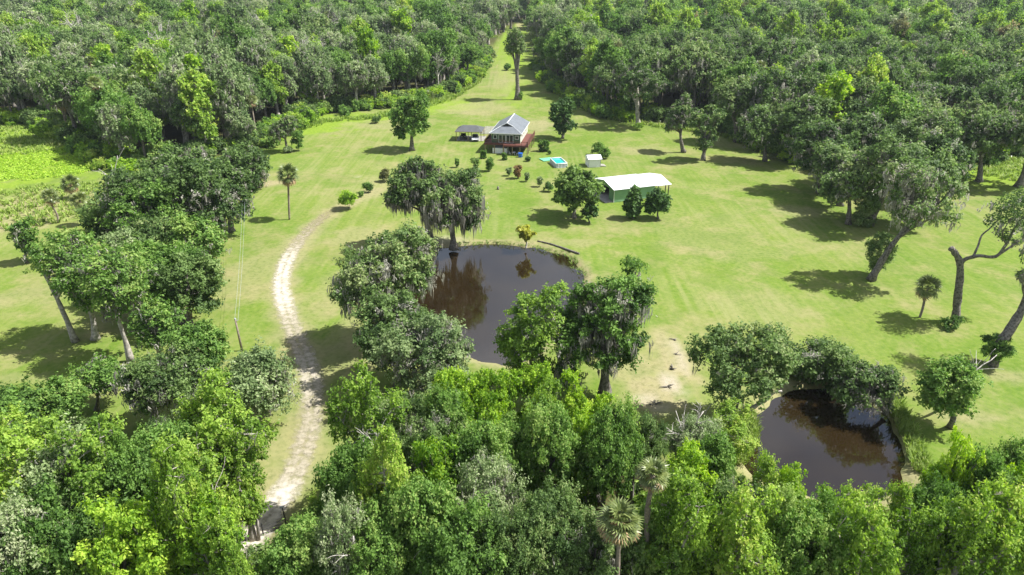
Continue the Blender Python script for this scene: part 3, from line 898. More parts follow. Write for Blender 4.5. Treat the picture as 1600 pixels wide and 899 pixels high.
hero('oak_tree', 'mossy low tree drooping into the right corner of the small pond', 'mossy', (1306, 566, 1408, 658), (1384, 646), seed=31, clump=0.9, trunk_r=.25)
hero('bush_tree', 'dense green bushy tree on the right bank of the small pond', 'mid', (1437, 546, 1530, 662), (1486, 668), seed=32, shape='round')
hero('leaning_oak', 'oak with a leaning trunk and grey crown on the right lawn', 'mossy', (1348, 232, 1500, 392), (1361, 438), seed=33, moss_len=1.1, trunk_r=0.55, clump=0.95, cover=0.36,
     ppath=[(1361, 438, 0), (1385, 396, 0), (1420, 350, 0), (1440, 318, 0)])
hero('oak_tree', 'oak with ivy-clad trunk at the front of the right wood', 'oak', (1228, 186, 1345, 285), (1280, 302), seed=34, moss=0.8)
hero('oak_tree', 'wide mossy oak behind the leaning oak on the right', 'mossy', (1318, 205, 1478, 330), (1358, 352), seed=35, clump=1.35, leafm='oak', cover=.55)
hero('oak_tree', 'narrow mossy oak at the right wood edge right of the vase-shaped tree', 'mossy', (1152, 160, 1222, 240), (1195, 252), seed=36)
hero('oak_tree', 'straight mossy oak beside the bright grass at the right margin', 'mossy', (1490, 172, 1574, 268), (1530, 284), seed=37)
hero('oak_tree', 'dark oak filling the gap between the ivy-clad and straight mossy oaks', 'oak', (1390, 170, 1510, 275), (1450, 292), seed=38)
hero('oak_tree', 'oak crown cut by the right picture edge above the bright grass', 'oak', (1540, 160, 1680, 262), (1592, 292), seed=39)
# left clump
for i, (lab, kd, bx, bs, kw) in enumerate([
        ('large dark oak at the rear left of the left clump', 'mossy', (152, 250, 290, 392), (228, 418), dict(moss=1.2)),
        ('large dark oak at the rear right of the left clump', 'mossy', (246, 236, 374, 385), (312, 412), dict(moss=0.8)),
        ('oak with a slanting dark trunk beside the lone palm', 'oak', (332, 208, 432, 322), (402, 292), dict()),
        ('grey-green oak at the very back of the left clump', 'mossy', (215, 222, 330, 320), (262, 330), dict(moss=1.6)),
        ('ragged tree with grey moss at the bend of the left lawn', 'mossy', (420, 178, 464, 226), (448, 238), dict(clump=.8)),
        ('green oak at the front right of the left clump above the shaded trunks', 'mid', (218, 378, 342, 495), (290, 505), dict(leafm='mid')),
        ('oak in the middle of the left clump with thin trunks below', 'oak', (168, 372, 265, 490), (240, 500), dict(leafm='mid', moss=.2)),
        ('sparse tree with a long pale leaning trunk at the left of the clump', 'pale', (36, 350, 182, 480), (118, 534), dict(cover=0.34, ppath=[(118, 534, 0), (100, 490, 0), (78, 445, 0), (58, 408, 0)], trunk_r=.38, leafm='mid')),
        ('sparse tree with a bent bleached trunk in front of the left clump', 'pale', (124, 375, 232, 520), (205, 566), dict(cover=0.34, ppath=[(205, 566, 0), (190, 515, 0), (170, 462, 0), (120, 418, 0)], trunk_r=.36, leafm='mid')),
        ('dark oak squeezed between the two rear oaks of the left clump', 'oak', (205, 268, 335, 385), (268, 402), dict()),
        ('oak at the left rear corner of the clump beside the palms', 'oak', (128, 300, 225, 400), (185, 408), dict(leafm='oak')),
        ('leafy oak in the heart of the left clump', 'mid', (190, 330, 300, 440), (246, 462), dict(leafm='oak')),
        ('leafy oak on the right flank of the left clump facing the track', 'oak', (262, 340, 346, 450), (308, 470), dict(leafm='mid')),
        ('grey-green oak on the left flank of the clump', 'pale', (150, 345, 240, 450), (190, 478), dict(cover=.5)),
        ('dark oak filling the back of the left clump toward the wood', 'mossy', (330, 250, 400, 345), (362, 362), dict()),
        ('big oak in the left clump facing the wood with moss below', 'mossy', (170, 285, 300, 420), (240, 440), dict(moss=.8, leafm='mid')),
        ('oak low on the right flank of the left clump', 'mid', (250, 395, 345, 500), (300, 520), dict(leafm='oak')),
        ('low oak at the left front of the clump over the big shadow', 'pale', (95, 400, 190, 500), (150, 530), dict(cover=.45, leafm='mid')),
        ('tangled small tree below the left clump beside the bleached trunk', 'pale', (205, 470, 290, 560), (250, 590), dict(cover=.45, leafm='mid')),
        ('ivy-covered small snag alone at the far left lawn', 'vase', (20, 345, 58, 402), (42, 410), dict(clump=.7, leafm='mid')),
        ('bright green bushy oak left of the utility pole', 'mid', (262, 500, 362, 600), (315, 640), dict()),
        ('grey-green mossy oak below the utility pole beside the track', 'mossy', (338, 545, 458, 662), (395, 668), dict(leafm='pale', cover=.5)),
        ('mossy oak with grey tassels left of the track', 'mossy', (198, 540, 330, 660), (232, 672), dict(moss_len=1.6, moss=1.3)),
        ('small mossy oak with a short leaning trunk on the lower left lawn', 'mossy', (108, 556, 205, 628), (151, 642), dict(clump=.9, leafm='mid', cover=.42)),
        ('dark green thicket tree at the left picture edge', 'mid', (-40, 596, 78, 672), (20, 690), dict(cover=.7)),
        ('low green thicket tree next to the left picture edge', 'mid', (50, 590, 140, 660), (95, 680), dict(cover=.7)),
]):
    hero('oak_tree' if 'oak' in lab else 'clump_tree', lab, kd, bx, bs, seed=60 + i, **kw)

# ------------------------------------------------------------------ dead and broken trees
def dead_tree(label, base, top, r, seed, name='dead_tree', tree_mat='dead_wood', group=None, ztop=None, **kw):
    P = gp(*base)
    if ztop:
        P = gp(top[0], top[1], ztop) - [0, 0, ztop]
    T = at_depth(top[0], top[1], P[1])
    h = T[2]
    lean = ((T[0] - P[0]) / h, 0)
    o = tag(link(name, bare(seed, h, r, lean=lean, **kw).mesh('dead_tree', [M[tree_mat]], True), None, [float(x) for x in P]), label, 'dead tree', group)
    HERO_BASES.append(P[:2])
    return o
dead_tree('bleached bare snag rising from the bushy tree right of the small pond', (1470, 640), (1468, 522), 0.22, 3, splits=3, depth=2, start=.6)
dead_tree('grey bare branches sticking up from the thicket right of the track', (640, 760), (632, 600), 0.24, 8, splits=5, depth=3, ztop=13)
dead_tree('bleached bare branch above the rear of the left clump', (175, 345), (158, 248), 0.25, 12, splits=2, depth=2, start=.7)
dead_tree('pale broken trunk standing in the middle of the left clump', (272, 430), (258, 350), 0.3, 14, splits=1, depth=1, start=.8)
dead_tree('bare twiggy snag among the dark trees at the bottom centre', (770, 905), (770, 760), 0.10, 17, splits=3, depth=2, start=.8, ztop=12, tree_mat='pale_bark')
dead_tree('bare whitish branches over the lower left thicket', (545, 935), (552, 812), 0.22, 19, splits=4, depth=3, ztop=12)
dead_tree('bleached bare crown poking out of the lower left thicket', (0, 0), (365, 648), 0.15, 23, splits=3, depth=2, ztop=13, tree_mat='pale_bark')
dead_tree('pale bare branches among the yellow-green trees at lower left', (0, 0), (322, 800), 0.13, 27, splits=3, depth=2, ztop=12, tree_mat='pale_bark')
dead_tree('thin grey snag in the thicket left of the small pond', (0, 0), (1090, 660), 0.16, 29, splits=4, depth=3, ztop=8)

# moss-hung grey snag at the rear of the left clump
P = gp(335, 312)
root = thing('mossy_snag', 'dead tree hung thick with grey moss behind the left clump', 'dead tree', P)
bm = bare(31, 12.0, 0.3, splits=4, depth=2)
link('trunk', bm.mesh('trunk', [M['dead_wood']], True), root)
rg = np.random.default_rng(4); mm = MB()
allv = np.concatenate(bm.v); allv = allv[allv[:, 2] > 5]
pk = allv[rg.integers(len(allv), size=420)]
strands(rg, mm, pk, np.full(len(pk), 0.7), 1.5, 0.3)
link('hanging_moss', mm.mesh('hanging_moss', [M['moss']]), root)['kind'] = 'stuff'

# tall broken oak on the right lawn with one heavy limb
P = gp(1493, 502); s0 = P[1]
root = thing('broken_oak', 'tall oak trunk broken at the top with one heavy limb curving right', 'tree', P)
def loc_(u, v, dy=0): return at_depth(u, v, s0 + dy) - P
tb = MB()
tb.tube(catmull([loc_(1493, 504), loc_(1496, 470), loc_(1500, 430), loc_(1499, 408), loc_(1491, 394), loc_(1486, 388)], False, 4), np.array([.62] + list(np.linspace(.5, .36, 20))), 10)
limbs = [([(1499, 412, 0), (1512, 404, -.4), (1530, 400, -.8), (1556, 401, -1), (1572, 382, -1.2), (1590, 350, -1.5), (1612, 330, -2)], .30, .10),
         ([(1520, 402, -.5), (1528, 385, 0), (1534, 368, .8), (1548, 356, 1.5), (1562, 340, 2)], .16, .07),
         ([(1556, 401, -1), (1576, 388, -.8), (1594, 376, 0), (1620, 366, 1)], .18, .08),
         ([(1572, 382, -1.2), (1566, 366, -1.5), (1580, 340, -2.5)], .10, .05)]
for pts, r0, r1 in limbs:
    q = catmull([loc_(*p) for p in pts], False, 4)
    tb.tube(q, np.linspace(r0, r1, len(q)), 7)
link('trunk', tb.mesh('trunk', [M['bark']], True), root)
cb, sb = MB(), MB(); rg = np.random.default_rng(9)
for (u, v, dy, rr) in [(1555, 345, 2, 1.4), (1575, 335, 0, 1.5), (1590, 325, -2, 1.6), (1568, 365, -1, 1.0), (1595, 352, -2, 1.3), (1612, 340, -1, 1.6), (1580, 312, 1, 1.4),
                       (1602, 305, -1, 1.5), (1560, 322, 2, 1.1), (1620, 385, 1, 1.2), (1588, 378, 0, .7), (1630, 320, 0, 1.8), (1574, 375, -1, .6)]:
    c = loc_(u, v, dy); n = int(rr ** 2 * 150)
    d = unit(rg.normal(size=(n, 3)))
    cb.leaves(rg, c + d * rr * (0.4 + .65 * rg.random((n, 1)) ** .5) * [1, 1, .75], unit(d + rg.normal(size=(n, 3)) * .5 + [0, 0, .4]), .3 * rg.uniform(.7, 1.3, n), rg.normal(.5, .17, n))
    strands(rg, sb, np.repeat(c[None], 8, 0), np.full(8, rr), .8, .12)
link('crown', cb.mesh('crown', [M['oak']]), root); link('hanging_moss', sb.mesh('hanging_moss', [M['moss']]), root)['kind'] = 'stuff'
HERO_BASES.append(P[:2])

# leaning trunk cut by the right picture edge
P = gp(1552, 572); s0 = P[1]
root = thing('leaning_oak', 'thick leaning oak trunk cut by the right picture edge', 'tree', P)
tb = MB()
q = catmull([loc_(1551, 574), loc_(1562, 540), loc_(1584, 506, .5), loc_(1603, 470, 1), loc_(1612, 430, 1), loc_(1630, 395, 1)], False, 4)
tb.tube(q, np.linspace(.6, .34, len(q)), 10)
q = catmull([loc_(1603, 470, 1), loc_(1598, 445, .5), loc_(1596, 425, 0)], False, 4); tb.tube(q, np.linspace(.2, .1, len(q)), 7)
link('trunk', tb.mesh('trunk', [M['bark']], True), root)
cb, sb = MB(), MB()
for (u, v, dy, rr) in [(1600, 428, 0, .9), (1625, 400, 1, 2), (1650, 380, 0, 2.2), (1620, 370, 2, 1.8), (1680, 410, 1, 2.2), (1660, 440, 0, 1.6), (1612, 452, 1, .8)]:
    c = loc_(u, v, dy); n = int(rr ** 2 * 150)
    d = unit(rg.normal(size=(n, 3)))
    cb.leaves(rg, c + d * rr * (0.4 + .65 * rg.random((n, 1)) ** .5) * [1, 1, .75], unit(d + rg.normal(size=(n, 3)) * .5 + [0, 0, .4]), .28 * rg.uniform(.7, 1.3, n), rg.normal(.5, .17, n))
    strands(rg, sb, np.repeat(c[None], 30, 0), np.full(30, rr * .7), 1.0, .12)
link('crown', cb.mesh('crown', [M['oak']]), root); link('hanging_moss', sb.mesh('hanging_moss', [M['moss']]), root)['kind'] = 'stuff'
HERO_BASES.append(P[:2])

# fallen-over pale branch reaching across the small pond
P = gp(1132, 672); s0 = P[1]
root = tag(link('leaning_dead_trunk', None, None, [float(x) for x in P]), 'bleached dead trunk leaning out over the left side of the small pond', 'dead tree')
tb = MB()
for pts, r0, r1 in [([(1130, 674, 0), (1150, 655, 0), (1172, 640, -.3), (1195, 626, -.5), (1208, 615, -.6), (1222, 611, -.8)], .34, .09),
                    ([(1162, 636, -.2), (1158, 628, 0), (1146, 612, .3), (1130, 598, .6)], .11, .05), ([(1150, 614, .3), (1150, 604, .5), (1148, 598, .5)], .06, .03),
                    ([(1208, 615, -.6), (1206, 606, -.4), (1212, 600, -.3)], .07, .03), ([(1150, 655, 0), (1160, 650, .5), (1162, 636, -.2)], .13, .1),
                    ([(1100, 652, .3), (1108, 636, .5), (1120, 628, .7)], .05, .03)]:
    q = catmull([loc_(*p) for p in pts], False, 4); tb.tube(q, np.linspace(r0, r1, len(q)), 7)
link('trunk', tb.mesh('trunk', [M['dead_wood']], True), root)

# ------------------------------------------------------------------ tree stock for thickets and woods
STOCK, WOOD = {}, {}
for kd in ('oak', 'mossy', 'mid', 'light', 'pale', 'vine', 'brown'):
    a, c = KIND[kd][3:5]
    STOCK[kd] = [to_meshes(grow(300 + 10 * j + len(kd), kd, (0, 0, 8), a, a * 0.95, c, {'vine': 0.30, 'light': 0.30, 'oak': 0.29, 'pale': 0.27}.get(kd, 0.31), cover=KIND[kd][6] * 0.9), kd) for j in range(3 if kd in ('mid', 'vine', 'light') else 2)]
    WOOD[kd] = [grow(500 + 10 * j + len(kd), kd, (0, 0, 8.6), a * 0.96, a, c * 1.05, 0.56, clump=KIND[kd][5] * 1.1, moss_len=1.4, moss=KIND[kd][2] * 1.8) for j in range(3 if kd in ('mossy', 'mid') else 2)]
WOOD_ME = {k_: [to_meshes(b, k_) for b in v_] for k_, v_ in WOOD.items()}

rng0 = np.random.default_rng(77)
def stock(kd, uc, vc, w, zc, label, group=None, tall=1.0):
    C = gp(uc, vc, zc); s = px_scale(C)
    a = w / 2 / s
    k_ = a / KIND[kd][3]
    me = STOCK[kd][int(rng0.integers(len(STOCK[kd])))]
    nm = {'oak': 'oak_tree', 'mossy': 'mossy_oak', 'mid': 'broadleaf_tree', 'light': 'maple_tree', 'pale': 'pale_tree', 'vine': 'vine_covered_tree', 'brown': 'rusty_tree'}[kd]
    put_tree(nm, label, 'tree', (C[0], C[1], 0), me, kd, group, (k_ * 1.05, k_ * 1.05, zc / 8.0 * tall), float(rng0.uniform(0, 6.28)))
    HERO_BASES.append(C[:2])

FG_L, FG_C, FG_R = 'thicket trees at the lower left', 'thicket trees at the bottom centre', 'thicket trees at the lower right'
G3 = {'L': FG_L, 'C': FG_C, 'R': FG_R}
WHERE = {'L': 'in the lower left thicket', 'C': 'in the thicket below the large pond', 'R': 'in the thicket below the small pond'}
LOOK = {'oak': 'dark green oak', 'mossy': 'mossy oak', 'mid': 'mid-green broadleaf tree', 'light': 'yellow-green maple', 'pale': 'pale grey-green sparse tree',
        'vine': 'lime vine-smothered tree', 'brown': 'rusty brown-green tree'}
ORD = ['leftmost', 'second from left', 'third from left', 'fourth from left', 'fifth from left', 'sixth from left', 'seventh from left', 'eighth from left', 'ninth from left', 'tenth from left', 'eleventh from left', 'twelfth from left', 'thirteenth from left', 'fourteenth from left']
THICKET = [
        # lower left
        ('L', 'light', 55, 735, 120, 7), ('L', 'brown', 125, 748, 100, 7), ('L', 'light', 25, 780, 150, 9), ('L', 'pale', 110, 775, 150, 9), ('L', 'light', 175, 760, 130, 9),
        ('L', 'oak', 250, 715, 76, 6), ('L', 'mid', 265, 745, 130, 8), ('L', 'light', 345, 690, 120, 9), ('L', 'pale', 340, 668, 80, 8), ('L', 'light', 375, 742, 85, 7),
        ('L', 'light', 300, 815, 95, 10), ('L', 'mid', 215, 800, 120, 8), ('L', 'light', 362, 888, 80, 8), ('L', 'vine', 245, 870, 120, 8), ('L', 'vine', 185, 880, 120, 8),
        ('L', 'mid', 80, 850, 140, 8), ('L', 'pale', 25, 870, 130, 8), ('L', 'light', 320, 760, 110, 8), ('L', 'vine', 330, 880, 110, 8), ('L', 'mid', 130, 880, 120, 7),
        ('L', 'light', 0, 722, 110, 7),
        # centre
        ('C', 'light', 578, 680, 105, 9), ('C', 'mid', 568, 760, 100, 8), ('C', 'oak', 640, 674, 110, 7), ('C', 'vine', 690, 632, 70, 7), ('C', 'vine', 738, 634, 72, 7), ('C', 'vine', 790, 639, 72, 7),
        ('C', 'vine', 835, 619, 70, 7), ('C', 'mid', 700, 684, 90, 8), ('C', 'vine', 725, 689, 70, 7), ('C', 'vine', 782, 702, 76, 7), ('C', 'light', 850, 679, 80, 8), ('C', 'vine', 892, 644, 62, 7),
        ('C', 'vine', 938, 682, 74, 7), ('C', 'mid', 865, 705, 95, 8), ('C', 'mid', 945, 715, 90, 8), ('C', 'vine', 905, 714, 70, 7), ('C', 'oak', 995, 700, 80, 7), ('C', 'oak', 655, 715, 110, 8),
        ('C', 'light', 610, 785, 85, 9), ('C', 'vine', 690, 765, 90, 8), ('C', 'mid', 745, 735, 100, 8), ('C', 'pale', 765, 800, 110, 8), ('C', 'mid', 660, 835, 120, 8), ('C', 'mid', 725, 875, 130, 8),
        ('C', 'oak', 860, 850, 130, 8), ('C', 'oak', 800, 880, 120, 8), ('C', 'oak', 930, 880, 130, 7), ('C', 'mid', 800, 720, 80, 7), ('C', 'mid', 590, 860, 110, 7),
        ('C', 'pale', 540, 850, 90, 8), ('C', 'mid', 502, 828, 66, 4), ('C', 'light', 515, 800, 52, 4), ('C', 'mid', 470, 880, 110, 6), ('C', 'vine', 760, 674, 60, 7),
        # right
        ('R', 'pale', 1085, 690, 90, 5), ('R', 'light', 1140, 670, 70, 4), ('R', 'vine', 1060, 775, 90, 8), ('R', 'mid', 1110, 750, 90, 7), ('R', 'oak', 1140, 800, 105, 7), ('R', 'light', 1190, 790, 66, 7), ('R', 'vine', 1235, 795, 62, 7),
        ('R', 'vine', 1285, 825, 70, 7), ('R', 'light', 1330, 838, 70, 7), ('R', 'light', 1210, 850, 95, 7), ('R', 'mid', 1290, 880, 100, 7), ('R', 'light', 1385, 835, 66, 7), ('R', 'vine', 1440, 785, 60, 7),
        ('R', 'vine', 1478, 770, 62, 9), ('R', 'mid', 1465, 840, 100, 8), ('R', 'light', 1405, 880, 95, 8), ('R', 'mid', 1525, 790, 90, 8), ('R', 'mid', 1575, 760, 90, 7), ('R', 'light', 1560, 860, 110, 9),
        ('R', 'vine', 1600, 815, 90, 8), ('R', 'light', 1150, 880, 120, 9), ('R', 'light', 1075, 850, 110, 9), ('R', 'mid', 1020, 870, 110, 7), ('R', 'light', 1340, 885, 110, 9), ('R', 'light', 1500, 890, 110, 9),
        ('R', 'mid', 1245, 890, 120, 8), ('R', 'light', 1620, 880, 120, 9), ('R', 'mid', 1055, 815, 90, 7)]
for t_ in THICKET:
    z_, kd, u, v, w, zc = t_
    same = sorted(x[2] for x in THICKET if x[:2] == t_[:2])
    stock(kd, u, v, w, zc, LOOK[kd] + (', ' + ORD[same.index(u)] if len(same) > 1 else '') + ' ' + WHERE[z_], G3[z_] + ', ' + LOOK[kd])

# ------------------------------------------------------------------ woods
rng = np.random.default_rng(5)
def jitter_grid(x0, x1, y0, y1, step):
    gx, gy = np.meshgrid(np.arange(x0, x1, step), np.arange(y0, y1, step))
    p = np.stack([gx.ravel(), gy.ravel()], 1)
    return p + rng.uniform(-0.45, 0.45, p.shape) * step
cand = np.vstack([jitter_grid(-260, 260, 140, 320, 6.9), jitter_grid(-560, 560, 320, FAR, 8.8)])
side = np.where(inside(cand, LEFTW), 1, np.where(inside(cand, RIGHTW), 2, 0))
# keep what the lens can see, plus a margin that casts shade into view
fx = np.abs(cand[:, 0]) / (cand[:, 1] * math.cos(PITCH) + CAM_H * math.sin(PITCH) + 5)
ok = (side > 0) & (fx < 0.80) & (rng.random(len(cand)) > 0.07)
hb = np.array(HERO_BASES)
ok &= np.array([np.min(np.linalg.norm(hb - p, axis=1)) > 3.6 for p in cand])
cand, side = cand[ok], side[ok]
order = np.argsort(cand[:, 1])
cand, side = cand[order], side[order]
KL = ['pale', 'mid', 'mossy', 'light', 'oak', 'vine', 'brown', 'palm']
PL = np.array([.34, .22, .16, .07, .08, .05, .01, .07])
PR_NEAR = np.array([.05, .14, .42, .04, .28, .03, .01, .03])
PR_FAR = np.array([.12, .28, .14, .22, .14, .05, .01, .04])
kinds = []
for p, s_ in zip(cand, side):
    if s_ == 1: pr = PL
    else: pr = PR_NEAR if p[1] < 290 else PR_FAR
    kinds.append(KL[int(rng.choice(8, p=pr / pr.sum()))])
kinds = np.array(kinds)
NIND = 300
WNAME = {'pale': ('pale_tree', 'grey-green sparse tree'), 'mid': ('broadleaf_tree', 'mid-green leafy tree'), 'mossy': ('mossy_oak', 'dark oak hung with grey moss'),
         'light': ('maple_tree', 'yellow-green tree'), 'oak': ('oak_tree', 'dark green oak'), 'vine': ('vine_covered_tree', 'bright green vine-covered tree'),
         'brown': ('rusty_tree', 'brownish-green tree'), 'palm': ('cabbage_palm', 'cabbage palm')}
for p, s_, kd in list(zip(cand, side, kinds))[:NIND]:
    w_ = 'left wood' if s_ == 1 else 'right wood'
    nm, lk = WNAME[kd]
    lab = f"{lk} in the {w_} behind the lawn"
    grp = f"{w_}: {lk}"
    if kd == 'palm':
        root = thing(nm, lab, 'palm', (p[0], p[1], 0), 0, grp)
        h = rng.uniform(10, 16)
        link('trunk', MB().tube([[0, 0, -.2], [rng.normal() * .3, 0, h / 2], [0, 0, h]], [.24, .2, .18], 7).mesh('trunk', [M['palm_bark']], True), root)
        a_, b_ = PALM_VARIANTS[int(rng.integers(4))]
        for n2, me in (('frond_crown', a_), ('dead_frond_skirt', b_)):
            link(n2, me, root, (0, 0, h), rng.uniform(0, 6), (1.05,) * 3)
        continue
    me = WOOD_ME[kd][int(rng.integers(len(WOOD_ME[kd])))]
    q = rng.uniform(0.75, 1.38)
    put_tree(nm, lab, 'tree', (p[0], p[1], 0), me, kd, grp, (q, q, q * rng.uniform(1.0, 1.38)), float(rng.uniform(0, 6.28)))

def instanced(name, pts, idx, scl, rot, sources, label, cat):
    """One object that repeats source trees on its points (a mass nobody could count)."""
    col = bpy.data.collections.new(name + '_sources')
    for i, me in enumerate(sources):
        col.objects.link(bpy.data.objects.new('%s_source_%02d' % (name, i), me))
    me = bpy.data.meshes.new(name)
    me.vertices.add(len(pts)); me.vertices.foreach_set('co', np.asarray(pts, np.float32).ravel())
    a = me.attributes.new('pick', 'INT', 'POINT'); a.data.foreach_set('value', np.asarray(idx, np.int32))
    a = me.attributes.new('grow', 'FLOAT_VECTOR', 'POINT'); a.data.foreach_set('vector', np.asarray(scl, np.float32).ravel())
    a = me.attributes.new('turn', 'FLOAT_VECTOR', 'POINT'); a.data.foreach_set('vector', np.asarray(rot, np.float32).ravel())
    o = link(name, me)
    tag(o, label, cat, kind='stuff')
    ng = bpy.data.node_groups.new(name, 'GeometryNodeTree')
    ng.interface.new_socket('Geometry', in_out='INPUT', socket_type='NodeSocketGeometry')
    ng.interface.new_socket('Geometry', in_out='OUTPUT', socket_type='NodeSocketGeometry')
    N, L = ng.nodes, ng.links
    gi, go = N.new('NodeGroupInput'), N.new('NodeGroupOutput')
    ci = N.new('GeometryNodeCollectionInfo'); ci.inputs['Collection'].default_value = col
    ci.inputs['Separate Children'].default_value = True; ci.inputs['Reset Children'].default_value = True
    ip = N.new('GeometryNodeInstanceOnPoints'); ip.inputs['Pick Instance'].default_value = True
    def na(nm, ty):
        x = N.new('GeometryNodeInputNamedAttribute'); x.data_type = ty; x.inputs['Name'].default_value = nm
        return next(s for s in x.outputs if s.enabled and s.name == 'Attribute')
    L.new(gi.outputs[0], ip.inputs['Points']); L.new(ci.outputs[0], ip.inputs['Instance'])
    L.new(na('pick', 'INT'), ip.inputs['Instance Index']); L.new(na('grow', 'FLOAT_VECTOR'), ip.inputs['Scale'])
    L.new(na('turn', 'FLOAT_VECTOR'), ip.inputs['Rotation'])
    L.new(ip.outputs[0], go.inputs[0])
    md = o.modifiers.new('scatter', 'NODES'); md.node_group = ng
    return o

srcs, kidx = [], {}
for kd in KL[:-1]:
    kidx[kd] = []
    for t, c, m in WOOD[kd]:
        j = MB(); j.merge(t, 0); j.merge(c, 1)
        mats = [M[KIND[kd][1]], M[KIND[kd][0]]]
        if m.n: j.merge(m, 2); mats.append(M['moss'])
        kidx[kd].append(len(srcs)); srcs.append(j.mesh('woodland_tree', mats))
pj = MB(); pj.tube([[0, 0, 0], [.2, 0, 5], [0, 0, 10.5]], [.24, .2, .18], 6, 0)
A, B = palm_bufs(200, 22, 9)
for X, mi in ((A, 1), (B, 2)):
    X.v = [v + [0, 0, 10.5] for v in X.v]; pj.merge(X, mi)
kidx['palm'] = [len(srcs)]; srcs.append(pj.mesh('woodland_palm', [M['palm_bark'], M['frond'], M['dead_frond']]))
sn = bare(5, 15, .3, splits=5, depth=3, spread=1.2); kidx['snag'] = [len(srcs)]; srcs.append(sn.mesh('woodland_snag', [M['dead_wood']]))
rest, rk = cand[NIND:], kinds[NIND:].copy()
rk = np.where(rng.random(len(rk)) < np.where(rest[:, 0] < 0, 0.09, 0.03), 'snag', rk)
pi_ = [kidx[k_][int(rng.integers(len(kidx[k_])))] for k_ in rk]
q = rng.uniform(0.72, 1.42, len(rest)) * np.where(rest[:, 1] > 320, 1.12, 1.0)
scl = np.stack([q, q, q * rng.uniform(0.98, 1.35, len(rest))], 1)
rot = np.stack([np.zeros(len(rest)), np.zeros(len(rest)), rng.uniform(0, 6.28, len(rest))], 1)
instanced('woodland', np.concatenate([rest, np.zeros((len(rest), 1))], 1), pi_, scl, rot, srcs, 'dense mixed woodland stretching to the top of the picture on both sides of the grassy avenue', 'woodland')

# ------------------------------------------------------------------ undergrowth: low bushes and palmetto under the trees
bush_src = []
for i, kd in enumerate(('mid', 'oak', 'vine', 'light')):
    t, c, m = grow(700 + i, kd, (0, 0, 1.0), 1.5, 1.5, 1.0, 0.30, clump=0.5, moss=0, shape='round', wood=False, trunk_r=.05)
    bush_src.append(c.mesh('bush', [M[KIND[kd][0]]]))
A, B = palm_bufs(260, 16, 0); bush_src.append(A.mesh('palmetto', [M['frond']]))
pts = []
g = jitter_grid(-70, 70, 22, 110, 2.3); g = g[inside(g, FRONTW)]
pts.append(g[rng.random(len(g)) < 0.45])
for E in (LEFT_EDGE, RIGHT_EDGE):
    e = gpoly(E[:-1] if E is RIGHT_EDGE else E[1:])
    e = e[e[:, 1] < 420]
    for a_, b_ in zip(e[:-1], e[1:]):
        n = int(np.linalg.norm(b_ - a_) / 0.42)
        if n < 1: continue
        t = rng.random((n, 1)); pts.append(a_ + (b_ - a_) * t + rng.normal(size=(n, 2)) * np.array([1.8, 3.2]) + np.array([0, 2.5]))
pts = np.vstack(pts)
pts = pts[np.abs(pts[:, 0]) < pts[:, 1] * 0.8 + 30]
ix = rng.choice(5, len(pts), p=[.34, .26, .16, .10, .14])
q = rng.uniform(0.5, 1.35, len(pts)) * np.where(pts[:, 1] > 120, 1.35, 1.0)
instanced('undergrowth', np.concatenate([pts, np.zeros((len(pts), 1))], 1), ix, np.stack([q, q, q * rng.uniform(.8, 1.3, len(pts))], 1),
          np.stack([np.zeros(len(pts))] * 2 + [rng.uniform(0, 6.28, len(pts))], 1), bush_src, 'low bushes and palmetto crowding the feet of the trees', 'undergrowth')

# ------------------------------------------------------------------ tall grass, weeds, ground vines
def tufts(rng, P, h, spread=0.35, blades=6, w=0.10):
    N = len(P) * blades
    c = np.repeat(P, blades, 0)
    hh = np.repeat(np.broadcast_to(h, (len(P),)), blades) * rng.uniform(.55, 1.2, N)
    ang = rng.uniform(0, 6.28, N)
    d = np.stack([np.cos(ang), np.sin(ang), np.zeros(N)], 1)
    b = c + d * (spread * rng.random((N, 1)) * .6)
    s = np.stack([-d[:, 1], d[:, 0], np.zeros(N)], 1) * w * .5
    mid = b + d * (spread * .5) + np.array([0, 0, 1]) * (hh * .7)[:, None]
    tip = b + d * (spread * rng.uniform(.8, 1.6, (N, 1))) + np.array([0, 0, 1]) * hh[:, None]
    mb = MB(); k_ = np.arange(N) * 5
    t = np.repeat(np.repeat(rng.normal(.5, .2, len(P)), blades), 5)
    mb.add(np.stack([b - s, b + s, mid + s, mid - s, tip], 1).reshape(-1, 3), np.stack([k_, k_ + 1, k_ + 2, k_ + 3], 1), 0, t)
    mb.f.append((np.stack([k_ + 3, k_ + 2, k_ + 4], 1), 0))
    return mb

def edge_pts(pxs, per_m, wid):
    e = gpoly(pxs); out = []
    for a_, b_ in zip(e[:-1], e[1:]):
        n = int(np.linalg.norm(b_ - a_) * per_m)
        if n: out.append(a_ + (b_ - a_) * rng.random((n, 1)) + rng.uniform(-wid, wid, (n, 2)))
    P = np.vstack(out)
    return np.concatenate([P, np.zeros((len(P), 1))], 1)

def area_pts(u, v, ru, rv, n):
    c = gp(u, v); s = px_scale(c); ey = abs(gp(u, v - rv)[1] - c[1])
    a_ = rng.uniform(0, 6.28, n); r_ = np.sqrt(rng.random(n)) 
    return np.stack([c[0] + np.cos(a_) * r_ * ru / s, c[1] + np.sin(a_) * r_ * ey, np.zeros(n)], 1)

